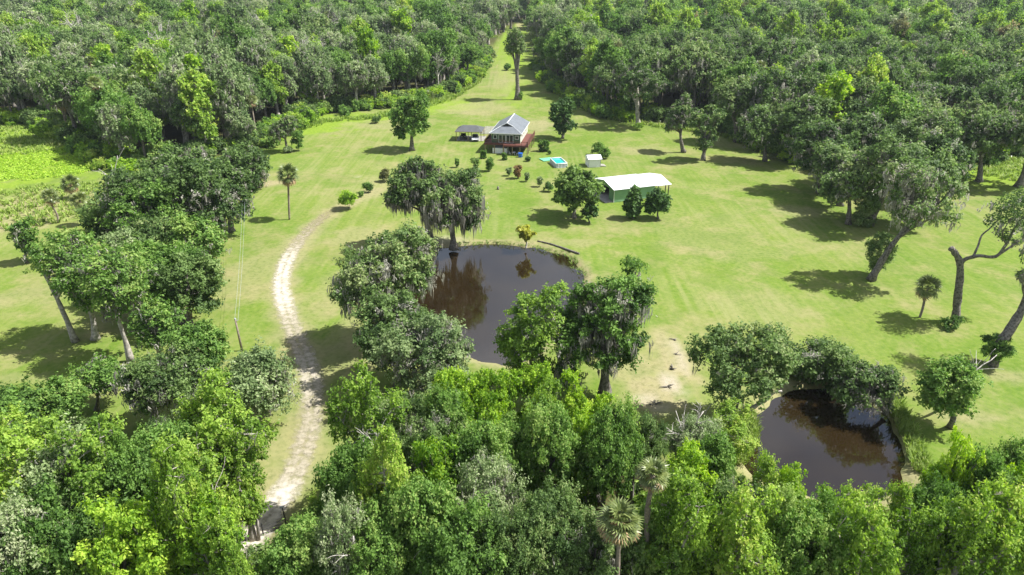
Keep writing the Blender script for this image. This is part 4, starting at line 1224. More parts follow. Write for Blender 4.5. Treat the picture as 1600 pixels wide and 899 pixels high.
tg = np.vstack([edge_pts([(440, 212), (470, 200), (505, 190), (580, 185), (640, 172), (700, 155), (742, 128), (762, 90)], 9, 2.6),
                edge_pts([(850, 115), (880, 150), (955, 186), (1012, 195), (1080, 205), (1140, 215), (1200, 240)], 6, 1.6),
                edge_pts([(770, 60), (775, 40), (800, 30), (835, 40), (836, 70)], 4, 3.0)])
tag(link('tall_grass', tufts(rng, tg, 1.0, .5, 5, .16).mesh('tall_grass', [M['weed']])), 'strip of tall yellow-green grass along the foot of both woods', 'grass', kind='stuff')
cw = np.vstack([area_pts(60, 215, 130, 25, 1500), area_pts(1575, 262, 70, 24, 1000), area_pts(60, 320, 120, 34, 800)])
tag(link('clearing_weeds', tufts(rng, cw, .75, .5, 5, .18).mesh('clearing_weeds', [M['weed']])), 'rough weeds growing in the clearings at both sides', 'weeds', kind='stuff')
pw = np.vstack([edge_pts([(1318, 588), (1350, 592), (1392, 622), (1410, 660), (1428, 700), (1440, 735)], 26, .8), edge_pts([(1168, 645), (1172, 690), (1150, 725)], 26, .8)])
tag(link('bank_grass', tufts(rng, pw, .9, .4, 6, .10).mesh('bank_grass', [M['weed']])), 'uncut yellow-green grass on the banks of the small pond', 'grass', kind='stuff')
rm = edge_pts([(640, 397), (672, 385), (720, 381), (760, 377), (815, 381), (860, 389), (895, 402), (912, 430)], 4, .9)
rm[:, 2] = -.25
tag(link('shore_weeds', tufts(rng, rm, .34, .35, 5, .09).mesh('shore_weeds', [M['weed']])), 'ragged weeds along the far shore of the large pond', 'weeds', kind='stuff')
# trailing vine mat in the left clearing
V = np.vstack([area_pts(70, 255, 110, 24, 380), area_pts(140, 252, 40, 20, 80), area_pts(5, 265, 50, 18, 120)])
vr = rng.uniform(.5, 1.3, len(V)); idx = np.repeat(np.arange(len(V)), 50)
d = unit(rng.normal(size=(len(idx), 3))); d[:, 2] = np.abs(d[:, 2])
mb = MB().leaves(rng, V[idx] + d * vr[idx][:, None] * [1.3, 1.3, .75] * rng.uniform(.6, 1, (len(idx), 1)), unit(d + [0, 0, .5] + rng.normal(size=d.shape) * .35), .42 * rng.uniform(.7, 1.2, len(idx)), rng.normal(.55, .2, len(idx)))
tag(link('vine_mat', mb.mesh('vine_mat', [M['vine']])), 'bright green mat of trailing vines in the left clearing', 'vines', kind='stuff')

# ------------------------------------------------------------------ garden shrubs
def shrub(label, u, v, w, h, kd='mid', shape='round', leafm=None, seed=1, name='shrub', cover=.8, group=None, px=2.0, cat='shrub', bottom=0.12):
    """Small bush with its foot at a point of the lawn; w and h in photo pixels."""
    P = gp(u, v); s = px_scale(P)
    a, H_ = w / 2 / s, h / (s * .93)
    c = H_ / 2 * (1 - bottom)
    b = grow(seed, kd, (0, 0, H_ - c), a * .9, a * .9, c * .92, max(.16, px / (s * .64) * .55), clump=max(.16, a * .38), moss=0, shape=shape, cover=cover, trunk_r=.05)
    t, cme, _ = to_meshes(b, kd, None, leafm)
    root = thing(name, label, cat, P, 0, group)
    link('stem', t, root); link('foliage', cme, root)

shrub('clipped green block hedge at the left front corner of the house', 755.5, 247.5, 7.5, 11, 'cedar', 'block', 'mid', 1, 'clipped_hedge', 1.1, bottom=0)
shrub('clipped narrow hedge in front of the house middle', 788.5, 250, 6, 10, 'cedar', 'block', 'mid', 2, 'clipped_hedge', 1.1, bottom=0)
shrub('low round dark bush by the blue bin', 824.5, 252, 7, 7, 'cedar', 'round', 'cedar', 3, 'round_bush', 1.1, bottom=0)
shrub('fat clipped barrel-shaped bush right of the deck', 849.5, 237, 12, 15, 'cedar', 'block', 'mid', 4, 'clipped_hedge', 1.1, bottom=0)
shrub('tiny bush between the barrel-shaped bush and the pool', 858.5, 241.5, 4, 6, 'mid', 'round', None, 5, 'small_bush', .9)
shrub('olive-green vase-shaped shrub, left of the pair in front of the house', 742.5, 265.5, 12, 16, 'pale', 'vase', 'fine', 6, cover=.8)
shrub('deep green vase-shaped shrub, right of the pair in front of the house', 765.5, 267.5, 12, 19, 'mid', 'vase', None, 7, cover=.8)
shrub('thin shrub left of the olive vase-shaped shrub', 714.5, 262, 6, 13, 'mid', 'vase', None, 8, cover=.4)
shrub('reddish upright shrub on the lawn between house and big round tree', 809, 279, 11, 18, 'brown', 'vase', 'red', 9, cover=.7)
shrub('nearly bare little shrub left of the reddish shrub', 795, 275, 7, 11, 'pale', 'vase', None, 10, cover=.22)
shrub('thin dull shrub right of the reddish shrub', 823.5, 284, 7, 12, 'brown', 'vase', 'pale', 11, cover=.4)
shrub('wispy pale shrub beside the big round tree', 843, 292, 8, 14, 'pale', 'vase', None, 12, cover=.2)
shrub('dark bush half hidden behind the left side of the big round tree', 856, 300, 13, 14, 'cedar', 'round', None, 13)
shrub('leafy shrub right of the shed', 944, 249, 15, 14, 'mid', 'round', None, 15, cover=.8)
shrub('spiky tall plant behind the shed', 934, 243, 18, 19, 'pale', 'round', 'mid', 16, cover=.6)
shrub('bright leafy banana-like shrub left of the far-bank oaks', 545, 327, 26, 30, 'vine', 'round', None, 17, cover=.55)
shrub('dark shrub on the lawn right of the bright leafy shrub', 575, 301, 14, 14, 'mid', 'round', None, 18)
shrub('reddish-green shrub above the dark shrub on the left lawn', 602, 284, 16, 18, 'mid', 'round', 'brown', 19)
shrub('small low shrub between the bright leafy shrub and the dark shrub', 565, 308, 7, 8, 'mid', 'round', None, 29)
shrub('bushy shrub at the bend of the left lawn edge', 467, 236, 16, 27, 'mid', 'vase', None, 20)
shrub('small shrub at the foot of the ragged bend tree', 450, 239, 12, 9, 'mid', 'round', 'pale', 21)
shrub('round weed clump at the foot of a pale trunk by the left wood', 588, 193, 13, 11, 'mid', 'round', 'fine', 22)
shrub('grassy clump at the foot of the straight pale trunk by the right wood', 998, 203, 12, 11, 'pale', 'round', 'light', 23)
shrub('small bush in the middle of the far grassy avenue', 793, 110, 11, 8, 'mid', 'round', None, 24)
shrub('ivy bush at the foot of the tall thin avenue tree', 811, 156, 10, 12, 'mid', 'round', None, 25)
shrub('weedy bush at the foot of the tall broken oak', 1484, 514, 26, 18, 'oak', 'round', 'mid', 26, px=2.6)
shrub('leafy vine bush at the foot of the leaning trunk by the right picture edge', 1548, 572, 34, 44, 'mid', 'vase', None, 27, px=2.6)
shrub('ivy swallowing the trunk of the front right oak', 1280, 304, 30, 44, 'oak', 'column', 'oak', 28, px=2.6, bottom=0)
shrub('ivy on the lower trunk of the leaning oak on the right lawn', 1366, 430, 34, 60, 'oak', 'vase', 'oak', 30, px=2.6, cover=.5)
shrub('dark ivy on the trunk of the wide mossy oak', 1352, 352, 30, 70, 'oak', 'column', 'oak', 31, px=2.6, bottom=0)

# tree stump on the lawn
P = gp(778, 296)
st = MB().tube([[0, 0, -.05], [0, 0, .25], [.05, 0, .62]], [.30, .22, .20], 9)
tag(link('tree_stump', st.mesh('tree_stump', [M['bark']], True), None, [float(x) for x in P]), 'short brown stump on the lawn between the shrubs and the pond', 'stump')

# log lying on the bank
P = gp(840, 378); Q = gp(905, 398)
qs = catmull([P - P, (Q - P) * .3 + [0, .5, 0], (Q - P) * .7 + [0, .2, .03], Q - P], False, 4) + np.array([0, 0, .16])
tag(link('fallen_log', MB().tube(qs, np.linspace(.12, .2, len(qs)), 7).mesh('fallen_log', [M['bark']], True), None, [float(x) for x in P]), 'long dark fallen limb lying along the far right bank of the large pond', 'log')
for (u, v, r_) in [(1056, 533, .17), (1054, 554, .12), (1052, 577, .22), (1043, 605, .18), (1022, 632, .2)]:
    P = gp(u, v); rr = np.random.default_rng(int(u * v))
    mb = MB()
    for _ in range(3):
        d_ = rr.normal(size=2) * r_; mb.tube([[d_[0], d_[1], -.05], [d_[0] + rr.normal() * .2, d_[1], r_ * .9], [d_[0] + rr.normal() * .5, d_[1] + rr.normal() * .3, r_ * 1.0]], [r_ * .6, r_ * .5, r_ * .2], 6)
    tag(link('stump_root', mb.mesh('stump_root', [M['bark']], True), None, [float(x) for x in P]), 'jagged dark root stub on the bare sandy strip between the ponds', 'stump', 'root stubs on the bare strip')

# ------------------------------------------------------------------ buildings
M['green_wall'] = solid('green_siding', (0.060, 0.125, 0.070), .6, var=.12, scale=1.5)
M['barn_shaded'] = solid('barn_metal_shaded', (0.105, 0.215, 0.105), .45, var=.08, scale=.8)  # darker copy of the barn green: end wall's shade put into the colour
M['sunlit_wall'] = solid('sunlit_siding', (0.52, 0.54, 0.44), .6, var=.06)  # pale tone paints in the sunlight on the house's green siding
M['white'] = solid('white_paint', (0.78, 0.78, 0.76), .5, var=.05)
M['white_metal'] = solid('white_roof_metal', (0.76, 0.77, 0.78), .35, var=.04, scale=.5)
M['redwood'] = solid('red_deck_boards', (0.125, 0.042, 0.030), .7, var=.25, scale=2, stretch=(.4, 7, 1))
M['dark_red'] = solid('dark_red_rail', (0.11, 0.045, 0.03), .7)
M['post'] = solid('wood_posts', (0.26, 0.20, 0.11), .8)
M['dark'] = solid('dark_metal', (0.025, 0.025, 0.027), .5)
M['glass'] = solid('window_glass', (0.02, 0.028, 0.03), .05, spec=.8, var=0)
M['concrete'] = solid('concrete', (0.26, 0.25, 0.22), .9, var=.12, scale=1.2)
M['gravel'] = solid('worn_gravel', (0.20, 0.20, 0.15), .95, var=.25, scale=2.5)
M['grey_sheet'] = solid('grey_sheet', (0.32, 0.34, 0.36), .6, var=.1)
M['blue'] = solid('blue_plastic', (0.03, 0.14, 0.52), .4, var=.05)
M['turq'] = solid('turquoise_tarp', (0.12, 0.40, 0.24), .7, var=.12)
M['pool_wall'] = solid('pool_wall', (0.50, 0.55, 0.60), .5, var=.06)
M['pool_water'] = solid('pool_water', (0.03, 0.42, 0.37), .05, spec=.6, var=.06)
M['car_white'] = solid('white_car_paint', (0.72, 0.73, 0.75), .3, var=.02, coat=.6)
M['rubber'] = solid('tyre_rubber', (0.02, 0.02, 0.02), .85)
M['chrome'] = solid('headlamp', (0.75, 0.78, 0.8), .15, spec=.8, var=0)

def ribbed(name, col, pitch, axis_='X', rough=.45, metal=.0, var=.10):
    """Metal sheet: panel tone differences and raised seams."""
    m = solid(name, col, rough, metal, .5, var, .7)
    n, l = m.node_tree.nodes, m.node_tree.links
    p = next(x for x in n if x.type == 'BSDF_PRINCIPLED')
    t = n.new('ShaderNodeTexCoord'); w = n.new('ShaderNodeTexWave'); w.bands_direction = axis_; w.inputs['Scale'].default_value = 0.314 / pitch
    w.wave_profile = 'SIN'
    l.new(t.outputs['Object'], w.inputs['Vector'])
    b = n.new('ShaderNodeBump'); b.inputs['Strength'].default_value = .6; b.inputs['Distance'].default_value = .04
    l.new(w.outputs['Fac'], b.inputs['Height']); l.new(b.outputs[0], p.inputs['Normal'])
    return m
M['roof_grey'] = ribbed('grey_standing_seam_roof', (0.135, 0.15, 0.165), .45, 'Y')
M['carport_roof'] = ribbed('grey_carport_roof', (0.08, 0.084, 0.085), .3, 'X')
M['white_metal'] = ribbed('white_ribbed_roof', (0.66, 0.68, 0.70), .5, 'X', .4, 0, .06)
M['barn_lit'] = ribbed('ribbed_siding_lit', (0.20, 0.37, 0.205), .3, 'Z', var=.07)  # lighter copy of the barn green: grazing sunlight put into the colour

def part(name, mb, mat, parent, smooth=False, label=None):
    o = link(name, mb.mesh(name, [M[mat]], smooth), parent)
    if label: o['label'] = label
    return o
def bx(*a): return MB().box(*a)

# --- house on posts
P = gp(790.5, 239)
house = thing('house', 'raised green house with grey metal roof and red deck on posts', 'house', P, R(-9))
W2, LEN, FZ, EZ, RZ = 3.7, 14.0, 2.5, 5.05, 7.2
walls = part('front_wall', bx(-W2, W2, 0, .12, FZ, EZ), 'green_wall', house)
part('back_wall', bx(-W2, W2, LEN - .12, LEN, FZ, EZ), 'sunlit_wall', house)
part('side_wall', bx(W2 - .12, W2, .123, LEN - .123, FZ, EZ), 'sunlit_wall', house, label='side wall with its sunlight painted in as a pale tone')
part('side_wall', bx(-W2, -W2 + .12, .123, LEN - .123, FZ, EZ), 'green_wall', house)
part('floor_slab', bx(-W2 + .02, W2 - .02, .02, LEN - .02, FZ - .25, FZ - .003), 'dark_red', house)
part('back_gable', MB().add([(-W2, LEN - .1, EZ + .003), (W2, LEN - .1, EZ + .003), (0, LEN - .1, RZ - .2), (-W2, LEN, EZ + .003), (W2, LEN, EZ + .003), (0, LEN, RZ - .2)],
     [(0, 1, 4, 3), (1, 2, 5, 4), (2, 0, 3, 5)]), 'sunlit_wall', house)
E2, Y0, Y1, GX_, GY_ = 4.15, -.55, LEN + .45, 1.65, 1.95
gzr = EZ + (RZ - EZ) * (E2 - GX_) / E2
rf = MB()
rf.add([(-E2, Y0, EZ), (-GX_, GY_, gzr), (0, GY_, RZ), (0, Y1, RZ), (-E2, Y1, EZ)], [(0, 4, 3, 2, 1)])
rf.add([(E2, Y0, EZ), (GX_, GY_, gzr), (0, GY_, RZ), (0, Y1, RZ), (E2, Y1, EZ)], [(0, 1, 2, 3, 4)])
rf.add([(-E2, Y0, EZ), (E2, Y0, EZ), (GX_, GY_, gzr), (-GX_, GY_, gzr)], [(0, 1, 2, 3)])
rf.add([(-E2, Y0, EZ - .06), (E2, Y0, EZ - .06), (E2, Y1, EZ - .06), (-E2, Y1, EZ - .06)], [(3, 2, 1, 0)])
roof = part('roof', rf, 'roof_grey', house)
part('gable_vent', MB().add([(-GX_ + .1, GY_ + .02, gzr + .02), (GX_ - .1, GY_ + .02, gzr + .02), (0, GY_ + .02, RZ - .08)], [(0, 1, 2)]), 'dark', roof)
fs = MB()
for a_ in ((-E2 - .03, -E2, Y0, Y1), (E2, E2 + .03, Y0, Y1), (-E2 - .03, E2 + .03, Y0 - .03, Y0)):
    fs.box(a_[0], a_[1], a_[2], a_[3], EZ - .18, EZ + .03)
part('fascia', fs, 'white', roof)
rc = MB().box(-.10, .10, GY_ - .1, Y1 + .02, RZ - .03, RZ + .05); part('ridge_cap', rc, 'white_metal', roof)
for sx in (-1, 1):
    part('hip_cap', MB().tube([(sx * E2, Y0, EZ + .02), (sx * GX_, GY_, gzr + .02), (0, GY_, RZ + .02)], .07, 4), 'white_metal', roof)
def window(x0, x1, z0, z1, y=-.05, panes=1, parent=house, nm='window'):
    w = part(nm, bx(x0, x1, y - .03, y + .05, z0, z1), 'white', parent)
    t = .09; pw_ = (x1 - x0 - t) / panes
    for i in range(panes):
        part('pane', bx(x0 + t + i * pw_, x0 + i * pw_ + pw_, y - .045, y - .033, z0 + t, z1 - t), 'glass', w)
    return w
window(-1.85, 0.0, FZ + .05, FZ + 2.1, panes=2, nm='patio_door')
window(.05, 1.9, FZ + .05, FZ + 2.1, panes=2, nm='patio_door')
window(-3.25, -2.3, FZ + 1.05, FZ + 2.05)
wv_ = window(2.35, 3.3, FZ + 1.05, FZ + 1.95)
for y_ in (2.5, 5.5, 9.5):
    sw = part('side_window', bx(W2, W2 + .05, y_, y_ + 1.0, FZ + 1.0, FZ + 2.1), 'white', house)
    part('pane', bx(W2 + .053, W2 + .065, y_ + .1, y_ + .9, FZ + 1.1, FZ + 2.0), 'glass', sw)
deck = part('deck', MB().box(-5.4, -.4, -1.1, -.003, FZ - .18, FZ).box(-.397, 6.0, -2.4, -.003, FZ - .18, FZ).box(W2 + .003, 6.0, .003, 11.5, FZ - .18, FZ).box(-5.4, -W2 - .003, .003, 8.0, FZ - .18, FZ), 'redwood', house)
part('deck_fascia', MB().box(-5.44, -.4, -1.16, -1.103, FZ - .30, FZ + .04).box(-.4, 6.04, -2.46, -2.403, FZ - .34, FZ + .04), 'redwood', deck)
for xa, xb, ya, yb in ((-.35, 5.9, -2.3, -2.3), (5.93, 5.93, -2.3, 11.4), (-5.33, -5.33, -1.0, 7.9), (-5.3, -.45, -1.0, -1.0)):
    rl = MB(); n = max(2, int(max(xb - xa, yb - ya) / 1.5))
    if ya == yb: rl.box(xa, xb, ya - .04, ya + .04, FZ + .92, FZ + 1.0).box(xa, xb, ya - .02, ya + .02, FZ + .1, FZ + .16)
    else: rl.box(xa - .04, xa + .04, ya, yb, FZ + .92, FZ + 1.0).box(xa - .02, xa + .02, ya, yb, FZ + .1, FZ + .75)
    for i in range(n + 1):
        x_, y_ = xa + (xb - xa) * i / n, ya + (yb - ya) * i / n
        rl.box(x_ - .045, x_ + .045, y_ - .045, y_ + .045, FZ + .003, FZ + .917)
    if ya == yb:
        m_ = int((xb - xa) / .3)
        for i in range(m_):
            x_ = xa + (i + .5) * .3; rl.box(x_ - .015, x_ + .015, ya - .015, ya + .015, FZ + .163, FZ + .917)
    part('railing', rl, 'dark_red', deck)
for x_, y_ in [(-5.2, -.95), (-2.8, -.95), (-.55, -.95), (-.2, -2.2), (2.0, -2.2), (4.0, -2.2), (5.8, -2.2), (5.8, 0), (5.8, 3), (5.8, 6), (5.8, 9), (5.8, 11.2), (-5.2, 3), (-5.2, 7.7),
               (-3.4, .3), (0, .3), (3.4, .3), (-3.4, 5), (3.4, 5), (-3.4, 9.5), (3.4, 9.5), (3.4, 13.6), (-3.4, 13.6), (0, 13.6)]:
    part('post', bx(x_ - .09, x_ + .09, y_ - .09, y_ + .09, -.1, FZ - .26), 'post', house)
part('lower_wall', bx(-3.3, 3.3, 6.0, 13.4, -.05, FZ - .26), 'green_wall', house)
part('skirting_panel', MB().box(-3.3, .4, -.9, -.8, -.05, 1.35).box(.3, .4, -.797, 1.5, -.05, 1.35), 'white', house, label='white low panel wall under the deck')
stp = MB()
for i in range(8):
    stp.box(-2.9, -1.2, .1 + i * .26, .36 + i * .26, 1.95 - i * .24, 2.0 - i * .24)
stp.add([(-2.95, .1, 2.25), (-2.95, 2.4, .05), (-2.95, 2.4, -.1), (-2.95, .1, 1.8)], [(0, 1, 2, 3)])
part('stairs', stp, 'grey_sheet', house)
part('storage_sheet', MB().add([(-2.6, -.7, 1.3), (.2, -.7, 1.3), (.2, .9, 1.85), (-2.6, .9, 1.85), (-2.6, -.7, 1.24), (.2, -.7, 1.24), (.2, .9, 1.79), (-2.6, .9, 1.79)],
     [(0, 1, 2, 3), (7, 6, 5, 4), (0, 4, 5, 1), (1, 5, 6, 2), (2, 6, 7, 3), (3, 7, 4, 0)]), 'grey_sheet', house)

# --- garden table and chairs under the deck, bin beside
def place(lx, ly, o=house, z=0):
    v = Vector((lx, ly, z)); v.rotate(o.rotation_euler); return (P[0] + v.x, P[1] + v.y, z)
tb_ = thing('garden_table', 'pale garden table in the shade under the deck', 'table', place(2.3, -1.9), R(-9))
part('tabletop', MB().tube([(0, 0, .70), (0, 0, .74)], [.55, .55], 16), 'white', tb_)
for i in range(4):
    a_ = i * math.pi / 2 + .8; part('leg', MB().tube([(.2 * math.cos(a_), .2 * math.sin(a_), .7), (.42 * math.cos(a_), .42 * math.sin(a_), 0)], .025, 5), 'white', tb_)
for sx, lab in ((-1, 'left'), (1, 'right')):
    ch = thing('garden_chair', f'pale garden chair on the {lab} of the table under the deck', 'chair', place(2.3 + sx * .95, -1.8), R(-9), 'garden chairs')
    part('seat', bx(-.24, .24, -.24, .24, .42, .46), 'white', ch)
    part('backrest', bx(*((-.24, -.20) if sx < 0 else (.20, .24)), -.24, .24, .47, .95), 'white', ch)
    for qx in (-.2, .2):
        for qy in (-.2, .2): part('leg', bx(qx - .02, qx + .02, qy - .02, qy + .02, 0, .42), 'white', ch)
bn = thing('storage_bin', 'bright blue bin standing at the right front corner under the deck', 'bin', place(4.3, -3.7), R(-15))
part('body', MB().add([(-.38, -.34, 0), (.38, -.34, 0), (.38, .34, 0), (-.38, .34, 0), (-.48, -.42, .95), (.48, -.42, .95), (.48, .42, .95), (-.48, .42, .95)],
     [(3, 2, 1, 0), (4, 5, 6, 7), (0, 1, 5, 4), (1, 2, 6, 5), (2, 3, 7, 6), (3, 0, 4, 7)]), 'blue', bn)
part('lid', MB().box(-.52, .52, -.46, .46, .953, 1.02).box(-.46, .46, -.40, .40, 1.02, 1.06), 'blue', bn)
for sx in (-1, 1): part('wheel', MB().tube([(sx * .40, .42, .12), (sx * .48, .42, .12)], [.12, .12], 12), 'rubber', bn)

# --- carport
CPT = gp(732.5, 221)
cp = thing('carport', 'open carport with grey hipped roof on slim posts left of the house', 'carport', CPT, R(-6))
cz, ch_, cw_ = 2.65, 1.15, 3.75
cr2 = MB()
v_ = [(-cw_, -.4, cz), (cw_, -.4, cz), (cw_, 6.0, cz), (-cw_, 6.0, cz), (-cw_ + 1.9, 2.8, cz + ch_), (cw_ - 1.9, 2.8, cz + ch_)]
cr2.add(v_, [(0, 1, 5, 4), (2, 3, 4, 5)]); cr2.add(v_, [(1, 2, 5), (3, 0, 4)]); cr2.add([(x, y, z - .05) for x, y, z in v_[:4]], [(3, 2, 1, 0)])
crf = part('roof', cr2, 'carport_roof', cp)
part('fascia', MB().box(-cw_ - .03, cw_ + .03, -.44, -.4, cz - .15, cz + .02).box(cw_, cw_ + .03, -.397, 6, cz - .15, cz + .02).box(-cw_ - .03, -cw_, -.397, 6, cz - .15, cz + .02), 'post', crf)
for x_ in (-3.4, -.1, 3.4):
    for y_ in (-.1, 5.6): part('post', bx(x_ - .08, x_ + .08, y_ - .08, y_ + .08, -.1, cz - .06), 'post', cp)
slab = MB().box(-3.6, 4.0, .2, 6.2, -.1, .10)
part('slab', slab, 'concrete', cp)
PADP = gp(760, 205)
tag(link('concrete_pad', MB().box(-1.4, 2.6, -4, 6, -.1, .12).mesh('concrete_pad', [M['gravel']]), None, [float(x) for x in PADP], R(-9)), kind='structure')

def cploc(lx, ly, z=.10):
    v = Vector((lx, ly, z)); v.rotate(cp.rotation_euler); return (CPT[0] + v.x, CPT[1] + v.y, z)
def wheel(parent, x, y, r=.33, w=.22):
    t = part('wheel', MB().tube([(x - w / 2, y, r), (x + w / 2, y, r)], [r, r], 16), 'rubber', parent, True)
    part('rim', MB().tube([(x - w / 2 - .012, y, r), (x + w / 2 + .012, y, r)], [r * .6, r * .6], 12), 'grey_sheet', t)
# car, nose towards the camera (-Y)
car = thing('parked_car', 'white car parked nose out under the right half of the carport', 'car', cploc(1.9, -.9), R(2))
prof = [(-.02, .32), (.0, .62), (.12, .78), (1.15, .98), (1.95, 1.45), (3.2, 1.50), (4.15, 1.02), (4.45, .95), (4.5, .45), (4.4, .28), (.2, .24)]
def side_w(z): return .90 if z < .95 else .90 - (z - .95) * .42
bd = MB(); n = len(prof)
vv_ = [(-side_w(z), y, z) for y, z in prof] + [(side_w(z), y, z) for y, z in prof]
for i in range(n):
    j = (i + 1) % n; bd.add([vv_[i], vv_[j], vv_[n + j], vv_[n + i]], [(0, 1, 2, 3)])
bd.add(vv_[:n], [tuple(range(n))]); bd.add(vv_[n:], [tuple(range(n))[::-1]])
cbd = part('body', bd, 'car_white', car)
part('windshield', MB().add([(-.78, 1.18, 1.035), (.78, 1.18, 1.035), (.66, 1.90, 1.455), (-.66, 1.90, 1.455)], [(0, 1, 2, 3)]), 'glass', car)
part('rear_window', MB().add([(.72, 3.98, 1.15), (-.72, 3.98, 1.15), (-.66, 3.3, 1.48), (.66, 3.3, 1.48)], [(0, 1, 2, 3)]), 'glass', car)
for sx in (-1, 1):
    part('side_window', MB().add([(sx * .905, 1.45, 1.02), (sx * .905, 3.9, 1.02), (sx * .73, 3.2, 1.42), (sx * .73, 2.0, 1.42)], [(0, 1, 2, 3)]), 'glass', car)
    part('headlight', MB().box(min(sx * .55, sx * .85), max(sx * .55, sx * .85), -.03, .06, .58, .70), 'chrome', car)
    part('mirror', bx(min(sx * .9, sx * 1.06), max(sx * .9, sx * 1.06), 1.35, 1.5, .98, 1.1), 'car_white', car)
    for y_ in (.85, 3.6): wheel(car, sx * .82, y_)
part('grille', bx(-.45, .45, -.035, .0, .42, .56), 'dark', car); part('bumper', bx(-.84, .84, -.06, -.003, .28, .40), 'dark', car)
# dark utility buggy
ut = thing('utility_buggy', 'black off-road buggy parked under the left half of the carport', 'buggy', cploc(-1.6, 1.0), R(4))
part('body', MB().box(-.7, .7, .1, 2.9, .45, .80).box(-.62, .62, .05, .9, .803, 1.05).box(-.7, .7, 2.0, 2.95, .803, 1.1), 'dark', ut)
part('seat', MB().box(-.6, .6, 1.45, 1.95, .803, 1.0).box(-.6, .6, 1.85, 1.97, 1.003, 1.45), 'rubber', ut)
cg = MB()
for sx in (-1, 1): cg.tube([(sx * .66, .85, 1.05), (sx * .60, 1.2, 1.85), (sx * .60, 2.1, 1.85), (sx * .68, 2.3, 1.1)], .035, 6)
cg.tube([(-.6, 1.2, 1.85), (.6, 1.2, 1.85)], .035, 6).tube([(-.6, 2.1, 1.85), (.6, 2.1, 1.85)], .035, 6)
part('roll_cage', cg, 'dark', ut); part('canopy', bx(-.66, .66, 1.1, 2.2, 1.89, 1.94), 'dark', ut)
part('steering_wheel', MB().tube([(-.3 + .17 * math.cos(t), .98 + .08 * math.sin(t), 1.15 + .15 * math.sin(t)) for t in np.linspace(0, 6.28, 14)], .018, 5), 'rubber', ut)
for sx in (-1, 1):
    part('headlight', bx(sx * .42 - .1, sx * .42 + .1, .02, .048, .85, .98), 'chrome', ut)
    for y_ in (.5, 2.5): wheel(ut, sx * .72, y_, .36, .26)

# --- above-ground pool
PC = gp(872.5, 258)
A1 = gp(859.5, 248.5)[:2]; B1 = gp(873.5, 262)[:2]
pang = math.atan2((B1 - A1)[1], (B1 - A1)[0])
pl = thing('swimming_pool', 'rectangular above-ground pool with pale sides and turquoise water', 'pool', PC, pang)
pl_l, pl_w, pl_h = 2.75, 1.35, 1.05
pw_ = MB(); oc = [(-pl_l, -pl_w), (-pl_l + .3, -pl_w - .0), (pl_l, -pl_w), (pl_l, pl_w), (-pl_l, pl_w)]
pw_.box(-pl_l, pl_l, -pl_w, -pl_w + .08, 0, pl_h).box(-pl_l, pl_l, pl_w - .08, pl_w, 0, pl_h).box(-pl_l, -pl_l + .08, -pl_w + .083, pl_w - .083, 0, pl_h).box(pl_l - .08, pl_l, -pl_w + .083, pl_w - .083, 0, pl_h)
part('wall', pw_, 'pool_wall', pl)
part('water', bx(-pl_l + .083, pl_l - .083, -pl_w + .083, pl_w - .083, .1, pl_h - .18), 'pool_water', pl)
rim = MB()
for p0, p1 in (((-pl_l, -pl_w), (pl_l, -pl_w)), ((-pl_l, pl_w), (pl_l, pl_w)), ((-pl_l, -pl_w), (-pl_l, pl_w)), ((pl_l, -pl_w), (pl_l, pl_w))):
    rim.tube([(*p0, pl_h + .03), (*p1, pl_h + .03)], .09, 8)
part('top_rail', rim, 'white', pl, True)
for i in range(6):
    x_ = -pl_l + .4 + i * (2 * pl_l - .8) / 5
    for sy in (-1, 1):
        part('leg', MB().tube([(x_, sy * (pl_w + .05), pl_h), (x_, sy * (pl_w + .32), 0)], .04, 6), 'white', pl)
for y_ in (-.8, 0, .8):
    for sx in (-1, 1): part('leg', MB().tube([(sx * (pl_l + .05), y_, pl_h), (sx * (pl_l + .30), y_, 0)], .04, 6), 'white', pl)
T0 = gp(854, 249.5)
tag(link('ground_tarp', MB().box(-1.2, 1.5, -1.5, 1.6, .0, .13).mesh('ground_tarp', [M['turq']]), None, [float(x) for x in T0], pang + .2), 'turquoise tarp spread on the grass at the left end of the pool', 'tarp')

# --- white shed
SH = gp(919.5, 262)
sh = thing('garden_shed', 'small white shed with white gabled roof beside the pool', 'shed', SH, R(8))
part('wall', bx(0, 2.9, 0, 3.3, -.05, 1.95), 'white', sh)
sr = MB(); x0, x1, y0_, y1_, e_, r_ = -.18, 3.25, -.25, 3.55, 1.95, 2.65
ym = (y0_ + y1_) / 2
sr.add([(x0, y0_, e_), (x1, y0_, e_), (x1, ym, r_), (x0, ym, r_), (x0, y1_, e_), (x1, y1_, e_)], [(0, 1, 2, 3), (3, 2, 5, 4), (4, 5, 1, 0)])
sr.add([(x0, y0_, e_), (x0, ym, r_), (x0, y1_, e_)], [(0, 1, 2)]); sr.add([(x1, y0_, e_), (x1, ym, r_), (x1, y1_, e_)], [(2, 1, 0)])
part('roof', sr, 'white_metal', sh)
sdv = part('vent_window', bx(-.05, -.003, 1.3, 1.9, 1.1, 1.75), 'white', sh); part('pane', bx(-.065, -.053, 1.38, 1.82, 1.18, 1.67), 'glass', sdv)
part('corner_trim', MB().box(-.03, .08, -.03, -.003, 0, 1.93).box(2.82, 2.93, -.03, -.003, 0, 1.93), 'grey_sheet', sh)
dr = part('door', bx(2.903, 2.94, .5, 1.6, .05, 1.85), 'white', sh); part('handle', bx(2.943, 2.98, 1.42, 1.48, .9, 1.05), 'dark', dr)
